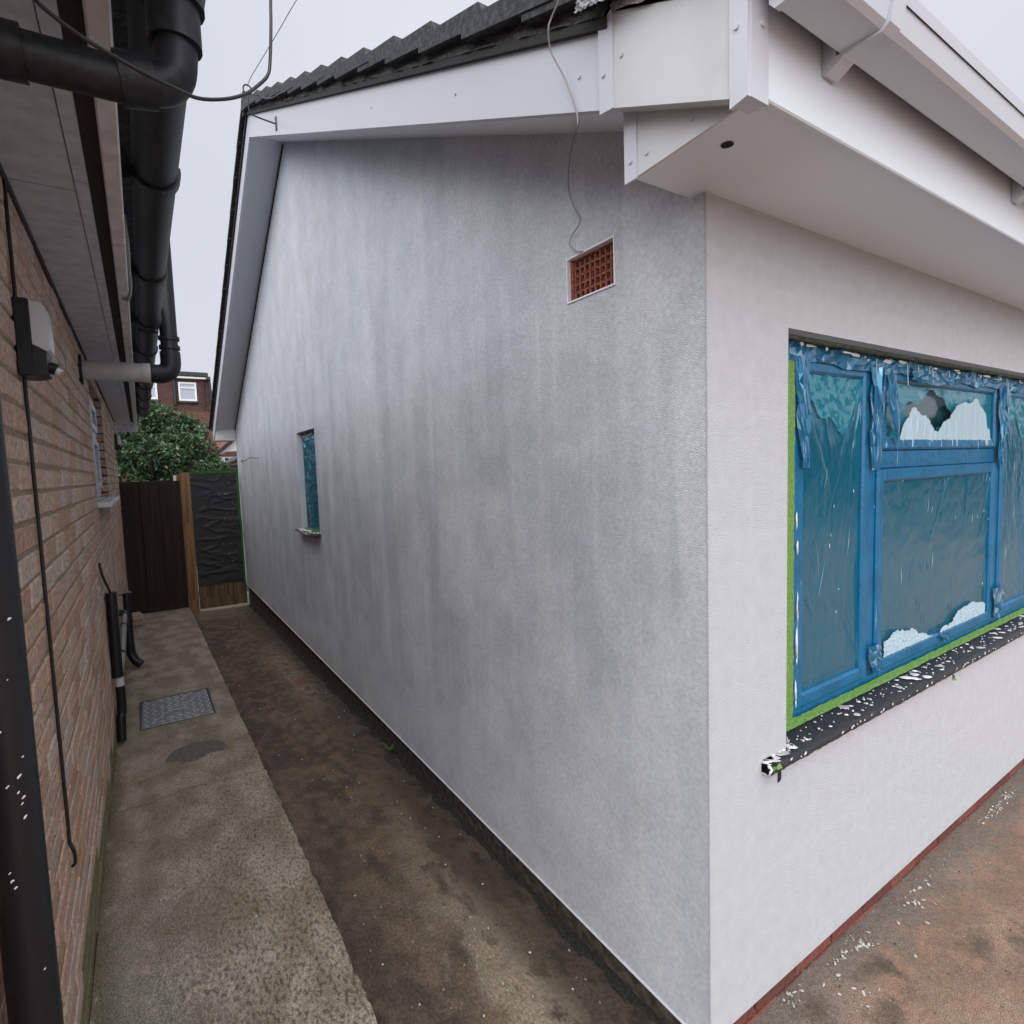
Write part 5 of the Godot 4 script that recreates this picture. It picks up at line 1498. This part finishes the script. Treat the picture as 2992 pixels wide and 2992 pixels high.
# ---------------------------------------------------------------- pipes
func build_pipes():
	var r := RandomNumberGenerator.new()
	r.seed = 3
	var d := group_node("black_downpipe", self, Vector3(0, 0, 0))
	tag(d, "black rainwater downpipe splashed with white paint, from the gutter down the brick wall", "downpipe")
	var PX := -1.447
	var PZ := -0.225
	var m := MB.new()
	m.tube([Vector3(PX, 2.36, PZ), Vector3(PX, 0.10, PZ)], 0.034, 24)
	put("pipe", m, M.black_plastic, d)
	m = MB.new()
	m.tube([Vector3(-1.137, 2.56, PZ), Vector3(-1.137, 2.49, PZ), Vector3(-1.15, 2.44, PZ), Vector3(-1.20, 2.42, PZ), Vector3(-1.30, 2.415, PZ), Vector3(-1.40, 2.41, PZ), Vector3(-1.437, 2.395, PZ), Vector3(PX, 2.34, PZ)], 0.034, 20, true, 6)
	put("offset_bend", m, M.black_old, d)
	for s in [[Vector3(-1.137, 2.575, PZ), Vector3(-1.137, 2.50, PZ), 0.042], [Vector3(-1.175, 2.428, PZ), Vector3(-1.225, 2.419, PZ), 0.041], [Vector3(-1.385, 2.412, PZ), Vector3(-1.345, 2.414, PZ), 0.040], [Vector3(PX, 2.375, PZ), Vector3(PX, 2.31, PZ), 0.040]]:
		m = MB.new()
		m.tube([s[0], s[1]], s[2], 20)
		put("socket", m, M.black_old, d)
	m = MB.new()
	m.tube([Vector3(-1.137, 2.70, PZ + 0.14), Vector3(-1.137, 2.70, PZ + 0.11), Vector3(-1.137, 2.70, PZ - 0.11), Vector3(-1.137, 2.70, PZ - 0.14)], 0.071, 24)
	m.tube([Vector3(-1.137, 2.66, PZ), Vector3(-1.137, 2.565, PZ)], 0.05, 20)
	put("outlet", m, M.black_old, d)
	m = MB.new()
	for p in [[1.587, 4], [1.542, 6], [1.487, 2], [1.448, 2], [1.368, 6], [1.32, 3], [1.291, 7], [1.28, 5], [1.266, 4], [1.256, 6], [1.246, 4], [1.223, 6], [1.141, 4], [1.127, 6], [1.115, 5], [0.96, 3], [0.85, 2]]:
		var a := r.randf_range(-0.5, 0.5) + 0.25
		var n := Vector3(sin(a), 0, cos(a))
		m.blob(Vector3(PX, p[0], PZ) + n * 0.0338, n, Vector3(n.z, 0.9, -n.x).normalized(), 0.0006 * p[1] + 0.0006, 0.0003 * p[1] + 0.0003, 0.0008, r, 8)
	stuff(put("paint_flecks", m, M.paint, d))
	# white soil pipe sleeve and black vent stack
	var s := group_node("soil_vent_pipe", self, Vector3(0, 0, 0))
	tag(s, "white horizontal pipe out of the brick wall turning into a black vent pipe", "pipe")
	var VZ := -3.14
	m = MB.new()
	m.tube([Vector3(LX, 2.395, VZ), Vector3(-1.17, 2.395, VZ)], 0.055, 22)
	put("sleeve", m, M.white_pipe, s)
	m = MB.new()
	m.tube([Vector3(-1.185, 2.395, VZ), Vector3(-1.145, 2.395, VZ)], 0.059, 22)
	put("collar", m, M.white_pipe, s)
	m = MB.new()
	m.tube([Vector3(LX - 0.004, 2.395, VZ), Vector3(LX + 0.014, 2.395, VZ)], 0.085, 22)
	put("wall_flange", m, M.black_old, s)
	m = MB.new()
	m.tube([Vector3(-1.145, 2.395, VZ), Vector3(-1.09, 2.395, VZ), Vector3(-1.05, 2.415, VZ), Vector3(-1.035, 2.46, VZ), Vector3(-1.035, 2.53, VZ)], 0.056, 20, true, 5)
	put("elbow", m, M.black_old, s)
	m = MB.new()
	m.tube([Vector3(-1.035, 2.50, VZ), Vector3(-1.035, 3.4, VZ)], 0.047, 20)
	put("stack", m, M.black_old, s)
	m = MB.new()
	for y in [2.545, 2.60]: m.tube([Vector3(-1.035, y, VZ), Vector3(-1.035, y + 0.022, VZ)], 0.057, 18)
	m.tube([Vector3(-1.09, 2.64, VZ), Vector3(-1.2, 2.65, VZ)], 0.006, 6)
	put("clip", m, M.black_old, s)
	# waste pipes low on the brick wall
	var w := group_node("black_waste_pipe", self, Vector3(0, 0, 0))
	tag(w, "short black waste pipe with white coupling, low on the brick wall", "pipe")
	m = MB.new()
	m.tube([Vector3(-1.452, 1.03, -3.5), Vector3(-1.455, 0.47, -3.5)], 0.032, 18)
	put("upper_pipe", m, M.black_plastic, w)
	m = MB.new()
	m.tube([Vector3(-1.448, 0.47, -3.5), Vector3(-1.446, 0.40, -3.5)], 0.026, 16)
	put("coupling", m, M.white_pipe, w)
	m = MB.new()
	m.tube([Vector3(-1.446, 0.41, -3.5), Vector3(-1.448, 0.24, -3.5), Vector3(-1.455, 0.2, -3.49), Vector3(-1.46, 0.05, -3.47)], 0.027, 16, true, 3)
	put("lower_pipe", m, M.black_plastic, w)
	m = MB.new()
	for y in [0.98, 0.78]: m.rbox(Vector3(LX, y, -3.52), Vector3(-1.45, y + 0.03, -3.48))
	put("clip", m, M.black_plastic, w)
	w = group_node("grey_waste_pipe")
	tag(w, "grey waste pipe running level along the foot of the brick wall", "pipe")
	m = MB.new()
	m.tube([Vector3(-1.443, 0.56, -5.1), Vector3(-1.437, 0.52, -4.0), Vector3(-1.44, 0.49, -3.56)], 0.022, 16, true, 5)
	put("run", m, M.grey_pipe, w)
	m = MB.new()
	m.tube([Vector3(-1.443, 0.56, -5.06), Vector3(-1.443, 0.565, -5.15), Vector3(-1.46, 0.565, -5.18), Vector3(-1.49, 0.565, -5.18)], 0.028, 14, true, 3)
	put("elbow", m, M.black_plastic, w)
	m = MB.new()
	for z in [-4.7, -3.9]: m.tube([Vector3(-1.441, 0.548 - 0.03 * (z + 4.7), z), Vector3(-1.441, 0.548 - 0.03 * (z + 4.7), z + 0.02)], 0.026, 14)
	put("clip", m, M.black_plastic, w)
	w = group_node("black_pipe_with_shoe")
	tag(w, "black drain pipe with kicked-out shoe on the path, nearer the fence", "pipe")
	m = MB.new()
	m.tube([Vector3(-1.425, 0.70, -5.42), Vector3(-1.43, 0.20, -5.4)], 0.032, 16)
	put("pipe", m, M.black_plastic, w)
	m = MB.new()
	m.tube([Vector3(-1.43, 0.22, -5.4), Vector3(-1.425, 0.12, -5.4), Vector3(-1.395, 0.05, -5.38), Vector3(-1.355, 0.015, -5.36)], 0.038, 16, true, 4)
	put("shoe", m, M.black_plastic, w)
	m = MB.new()
	m.tube([Vector3(LX, 0.685, -5.44), Vector3(-1.39, 0.705, -5.42)], 0.012, 8)
	put("stub", m, M.grey_pipe, w)
	w = group_node("loose_brick_stack")
	tag(w, "two loose bricks stacked on the path against the brick wall by the fence", "bricks")
	for k in 2:
		m = MB.new()
		m.bevel(Vector3(-1.405, path_y(-7.6) + 0.04 + 0.075 * k, -7.6 + 0.03 * k), Vector3(0.12, 0.068, 0.215), 0.005, Basis(Vector3.UP, 0.2 * k))
		put("brick", m, M.brick[k * 2], w)
	w = put("outside_tap_lead", null, M.wire)
	m = MB.new()
	m.tube([Vector3(-1.484, 1.26, -3.25), Vector3(-1.476, 1.2, -3.24), Vector3(-1.468, 1.14, -3.3), Vector3(-1.46, 1.08, -3.42), Vector3(-1.455, 1.03, -3.5)], 0.007, 8, true, 4)
	w.mesh = m.mesh()
	w.material_override = M.groove
	tag(w, "thin brown cable end poking from the brick wall above the waste pipe", "cable")
	# manhole cover
	var c := group_node("manhole_cover", self, Vector3(-1.13, path_y(-3.9) + 0.004, -3.92))
	tag(c, "rectangular grey metal inspection cover with raised tread set in the path", "manhole cover")
	m = MB.new()
	for q in [[-0.235, -0.225, -0.30, 0.30], [0.225, 0.235, -0.30, 0.30], [-0.225, 0.225, -0.30, -0.29], [-0.225, 0.225, 0.29, 0.30]]:
		m.box(Vector3(q[0], -0.02, q[2]), Vector3(q[1], 0.006, q[3]))
	put("frame", m, M.iron_dark, c)
	m = MB.new()
	m.rbox(Vector3(-0.222, -0.02, -0.287), Vector3(0.222, 0.004, 0.287), 0.003)
	put("plate", m, M.iron_plate, c)
	m = MB.new()
	for q in [[Vector3(-0.21, 0.004, -0.275), Vector3(-0.05, 0.004, -0.03)], [Vector3(0.21, 0.004, -0.275), Vector3(0.05, 0.004, -0.03)], [Vector3(-0.21, 0.004, 0.275), Vector3(-0.05, 0.004, 0.03)], [Vector3(0.21, 0.004, 0.275), Vector3(0.05, 0.004, 0.03)], [Vector3(-0.05, 0.004, -0.03), Vector3(0.05, 0.004, -0.03)], [Vector3(-0.05, 0.004, 0.03), Vector3(0.05, 0.004, 0.03)], [Vector3(-0.05, 0.004, -0.03), Vector3(-0.05, 0.004, 0.03)], [Vector3(0.05, 0.004, -0.03), Vector3(0.05, 0.004, 0.03)]]:
		m.tube(q, 0.004, 6)
	for i in 12:
		for j in 9:
			var p := Vector3(-0.20 + 0.05 * j + (0.012 if i % 2 else 0.0), 0.003, -0.265 + 0.048 * i)
			var e := absf(p.z) * 0.62 > absf(p.x) - 0.01
			if absf(absf(p.z) * 0.66 - absf(p.x) - 0.02) < 0.018: continue
			m.bevel(p, Vector3(0.034 if e else 0.013, 0.012, 0.013 if e else 0.034), 0.003)
	put("tread", m, M.iron, c)

# ---------------------------------------------------------------- lamps and cables
func flood(at: Vector3, label: String):
	var o := group_node("wall_light", self, at)
	tag(o, label, "wall light", "sensor lights on the brick wall")
	var m := MB.new()
	m.rbox(Vector3(0, -0.20, -0.11), Vector3(0.034, 0.0, 0.0), 0.003)
	put("back_plate", m, M.black_plastic, o)
	m = MB.new()
	m.prism(PackedVector2Array([Vector2(0.030, -0.20), Vector2(0.060, -0.192), Vector2(0.062, -0.135), Vector2(0.034, -0.120)]), Vector3(0, 0, -0.11), Vector3.RIGHT, Vector3.UP, Vector3(0, 0, 0.11))
	put("housing", m, M.black_plastic, o)
	m = MB.new()
	m.prism(PackedVector2Array([Vector2(0.034, -0.006), Vector2(0.058, -0.008), Vector2(0.066, -0.02), Vector2(0.070, -0.07), Vector2(0.070, -0.128), Vector2(0.063, -0.134), Vector2(0.034, -0.118)]), Vector3(0, 0, -0.106), Vector3.RIGHT, Vector3.UP, Vector3(0, 0, 0.102))
	put("diffuser", m, M.diffuser, o)
	m = MB.new()
	m.tube([Vector3(0.058, -0.17, -0.05), Vector3(0.068, -0.172, -0.05), Vector3(0.076, -0.176, -0.05)], 0.016, 14)
	put("sensor", m, M.black_plastic, o)
	m = MB.new()
	m.tube([Vector3(0.074, -0.178, -0.05), Vector3(0.080, -0.182, -0.05), Vector3(0.083, -0.185, -0.05)], 0.011, 12)
	put("sensor_lens", m, M.diffuser, o)

func cord(called: String, pts: Array, rad: float, material: Material, label: String, sm := 6) -> MeshInstance3D:
	var m := MB.new()
	m.tube(pts, rad, 8, true, sm)
	return tag(put(called, m, material), label, "cable")

func build_lights_and_cables():
	flood(Vector3(LX, 2.235, -0.995), "black wall light with frosted diffuser and sensor, the larger and nearer one")
	flood(Vector3(LX, 2.345, -7.95), "small far black wall light beyond the white framed window")
	var f := FastNoiseLite.new()
	f.frequency = 1.0; f.seed = 2
	var pts := []
	for k in 16:
		var y := lerpf(2.545, 2.23, k / 15.0)
		pts.append(Vector3(LX + 0.005, y, -1.03 + 0.003 * f.get_noise_1d(y * 9.0)))
	for k in 40:
		var y := lerpf(2.04, 0.72, k / 39.0)
		pts.append(Vector3(LX + 0.005, y, -1.05 + 0.004 * f.get_noise_1d(y * 6.0)))
	pts.append(Vector3(LX + 0.014, 0.69, -1.045)); pts.append(Vector3(LX + 0.012, 0.65, -1.06)); pts.append(Vector3(LX + 0.004, 0.635, -1.075))
	cord("wall_cable", pts, 0.0046, M.cable, "black cable running down the brick wall from the nearer wall light", 2)
	var m := MB.new()
	m.tube([Vector3(LX + 0.003, 2.14, -7.99), Vector3(LX + 0.003, 2.02, -7.99)], 0.006, 6)
	tag(put("cable_tail", m, M.cable), "short black cable tail under the far wall light", "cable")
	cord("overhead_cable", [Vector3(-1.42, 2.548, 0.30), Vector3(-1.37, 2.42, 0.20), Vector3(-1.325, 2.335, 0.11), Vector3(-1.306, 2.321, 0.066), Vector3(-1.298, 2.322, 0.047), Vector3(-1.27, 2.316, 0.029), Vector3(-1.239, 2.313, 0.014), Vector3(-1.195, 2.31, -0.004), Vector3(-1.157, 2.316, -0.028), Vector3(-1.125, 2.328, -0.056), Vector3(-1.084, 2.353, -0.08), Vector3(-1.049, 2.387, -0.108), Vector3(-1.021, 2.429, -0.142), Vector3(-1.001, 2.461, -0.156), Vector3(-0.991, 2.504, -0.177), Vector3(-0.981, 2.577, -0.201), Vector3(-0.973, 2.643, -0.226), Vector3(-0.963, 2.736, -0.252), Vector3(-0.96, 2.85, -0.285), Vector3(-0.957, 3.05, -0.34), Vector3(-0.95, 3.6, -0.5), Vector3(-0.93, 5.0, -0.9)], 0.0028, M.cable, "thick black cable looping off the brick house and up into the sky")
	cord("drop_wire", [Vector3(-0.453, 4.385, -3.35), Vector3(-0.439, 4.419, -3.34), Vector3(-0.418, 4.454, -3.3), Vector3(-0.337, 4.575, -3.2), Vector3(-0.27, 4.66, -3.05), Vector3(-0.208, 4.737, -2.9), Vector3(-0.05, 4.90, -2.5), Vector3(1.0, 5.9, 0.2)], 0.0022, M.wire, "thin overhead wire rising from the ring on the gable hook")
	var hook := group_node("eye_hook", self, Vector3(0, 0, 0))
	tag(hook, "metal eye hook standing out from the bargeboard near the gable peak", "hook")
	m = MB.new()
	m.rbox(Vector3(-0.283, 4.155, -3.37), Vector3(-0.2755, 4.245, -3.345), 0.002)
	put("plate", m, M.wire, hook)
	m = MB.new()
	m.tube([Vector3(-0.283, 4.197, -3.355), Vector3(-0.40, 4.205, -3.352), Vector3(-0.438, 4.215, -3.35), Vector3(-0.452, 4.25, -3.35), Vector3(-0.453, 4.335, -3.35)], 0.005, 8, true, 4)
	put("rod", m, M.cable, hook)
	m = MB.new()
	var ring := []
	for k in 19: ring.append(Vector3(-0.453, 4.366, -3.35) + Vector3(cos(TAU * k / 18.0) * 0.026, sin(TAU * k / 18.0) * 0.030, 0))
	m.tube(ring, 0.005, 8, false)
	put("ring", m, M.cable, hook)
	cord("hanging_flex", [Vector3(-0.34, 2.92, -0.10), Vector3(-0.34, 2.853, -0.139), Vector3(-0.335, 2.831, -0.183), Vector3(-0.335, 2.811, -0.197), Vector3(-0.315, 2.776, -0.213), Vector3(-0.292, 2.714, -0.193), Vector3(-0.281, 2.619, -0.162), Vector3(-0.272, 2.59, -0.17), Vector3(-0.2, 2.664, -0.247), Vector3(-0.05, 2.755, -0.449), Vector3(-0.02, 2.727, -0.506), Vector3(-0.015, 2.655, -0.52), Vector3(-0.012, 2.59, -0.503), Vector3(-0.012, 2.532, -0.469), Vector3(-0.012, 2.498, -0.514), Vector3(-0.014, 2.477, -0.523), Vector3(-0.014, 2.453, -0.503), Vector3(-0.01, 2.44, -0.484), Vector3(0.005, 2.436, -0.451), Vector3(0.02, 2.431, -0.427), Vector3(0.034, 2.425, -0.40)], 0.0021, M.cable_grey, "pale grey flex hanging off the roof edge into the air brick")
	cord("stray_wire", [Vector3(-0.2, 4.05, -2.82), Vector3(-0.2, 4.199, -2.793), Vector3(-0.2, 4.178, -2.7), Vector3(-0.2, 4.098, -2.534), Vector3(-0.2, 4.014, -2.343), Vector3(-0.2, 3.948, -2.241), Vector3(-0.2, 3.87, -2.21)], 0.0035, M.wire, "stray wire arching over the roof tiles by the gable peak")
	cord("loose_tie_wire", [Vector3(-0.45, 4.33, -3.34), Vector3(-0.33, 4.50, -3.6), Vector3(-0.325, 4.40, -3.44), Vector3(-0.32, 4.30, -3.25), Vector3(-0.32, 4.22, -3.06), Vector3(-0.32, 4.13, -2.86)], 0.003, M.wire, "loose tie wire trailing along the dark verge below the tiles")
	cord("wall_hook_wire", [Vector3(-0.002, 1.98, -6.62), Vector3(-0.03, 1.98, -6.68), Vector3(-0.06, 1.99, -6.9), Vector3(-0.07, 1.965, -7.2), Vector3(-0.06, 1.98, -7.5), Vector3(-0.03, 1.985, -7.8), Vector3(-0.002, 1.97, -8.0)], 0.005, M.wire, "thin bent wire fixed across the far end of the gable wall")
	cord("fascia_flex", [Vector3(-1.225, 2.70, -1.55), Vector3(-1.22, 2.62, -1.62), Vector3(-1.221, 2.585, -1.75), Vector3(-1.22, 2.56, -1.95), Vector3(-1.23, 2.545, -2.08), Vector3(-1.25, 2.545, -2.08)], 0.007, M.cable_grey, "pale looped flex on the fascia under the black gutter")

# ---------------------------------------------------------------- flakes, stones, weeds
func build_small_things():
	var r := RandomNumberGenerator.new()
	r.seed = 99
	var m := MB.new()
	for k in 420:   # grit on the dark strip
		var z := 0.9 - 9.0 * pow(r.randf(), 2.2)
		var x := r.randf_range(-0.73, -0.03)
		var c := r.randf_range(0.05, 0.42)
		m.col = Color(c, c * 0.92, c * 0.82)
		if r.randf() < 0.16: m.col = Color(0.62, 0.6, 0.57)
		m.blob(Vector3(x, dirt_y(z) + 0.003, z), Vector3.UP, Vector3(r.randfn(), 0, r.randfn()).normalized(), r.randf_range(0.0025, 0.007), r.randf_range(0.002, 0.005), r.randf_range(0.002, 0.005), r, 6)
	for k in 240:   # grit on the path
		var z := 0.9 - 6.0 * pow(r.randf(), 2.0)
		var x := r.randf_range(-1.4, -0.76)
		var c := r.randf_range(0.08, 0.36)
		m.col = Color(c, c * 0.93, c * 0.8)
		if r.randf() < 0.1: m.col = Color(0.6, 0.58, 0.54)
		m.blob(Vector3(x, path_y(z) + 0.002, z), Vector3.UP, Vector3(r.randfn(), 0, r.randfn()).normalized(), r.randf_range(0.002, 0.006), r.randf_range(0.002, 0.004), r.randf_range(0.001, 0.004), r, 6)
	stuff(put("grit", m, M.stone))
	m = MB.new()
	var heaps := [[0.79, 0.03, 0.05, 0.03, 30], [2.3, 0.025, 0.07, 0.02, 34], [2.05, 0.03, 0.12, 0.016, 44], [0.60, 0.06, 0.02, 0.01, 5], [0.62, 0.14, 0.03, 0.02, 6], [1.15, 0.06, 0.05, 0.025, 18], [0.40, 0.01, 0.05, 0.018, 22], [0.68, 0.02, 0.08, 0.012, 16], [1.66, 0.13, 0.02, 0.012, 3], [1.3, 0.03, 0.3, 0.02, 26], [0.5, 0.1, 0.14, 0.07, 10], [1.0, 0.2, 0.5, 0.12, 8]]
	for q in heaps:
		for k in int(q[4] * 0.9):
			var sz := 0.45 if r.randf() < 0.6 else 1.0
			var x: float = q[0] + q[2] * r.randfn() * 0.6
			var z: float = maxf(q[1] + q[3] * r.randfn() * 0.7, -0.015)
			m.blob(Vector3(x, 0.019, z), (Vector3.UP + Vector3(r.randfn(), 0, r.randfn()) * 0.2).normalized(), Vector3(r.randfn(), 0, r.randfn()).normalized(), sz * r.randf_range(0.003, 0.012), sz * r.randf_range(0.002, 0.006), sz * r.randf_range(0.001, 0.005), r, 7)
	stuff(put("render_crumbs", m, M.flake))
	m = MB.new()
	for k in 200:   # dark and brown crumbs on the yard
		var c := r.randf_range(0.04, 0.3)
		m.col = Color(c, c * 0.75, c * 0.55)
		m.blob(Vector3(r.randf_range(0.1, 2.6), 0.018, r.randf_range(0.0, 0.5)), Vector3.UP, Vector3(r.randfn(), 0, r.randfn()).normalized(), r.randf_range(0.002, 0.006), r.randf_range(0.002, 0.004), r.randf_range(0.001, 0.004), r, 6)
	stuff(put("yard_grit", m, M.stone))
	var w := group_node("weed", self, Vector3(-0.005, dirt_y(-2.45) + 0.01, -2.45))
	tag(w, "small green weed growing at the foot of the grey render wall", "weed")
	m = MB.new()
	for k in 22:
		var a := r.randf() * TAU
		var d := Vector3(cos(a) - 0.5, 0, sin(a) * 1.2) * 0.05 * r.randf_range(0.4, 1.0)
		var top := d + Vector3(0, r.randf_range(0.02, 0.06), 0)
		var s := Vector3(-sin(a), 0, cos(a)) * 0.006
		var n := Vector3(-0.3, 0.9, 0.2).normalized()
		m.tri(Vector3.ZERO, top * 0.6 + s + Vector3(0, 0.01, 0), top, n, n, n)
		m.tri(Vector3.ZERO, top, top * 0.6 - s + Vector3(0, 0.01, 0), n, n, n)
	put("leaves", m, M.weed, w)
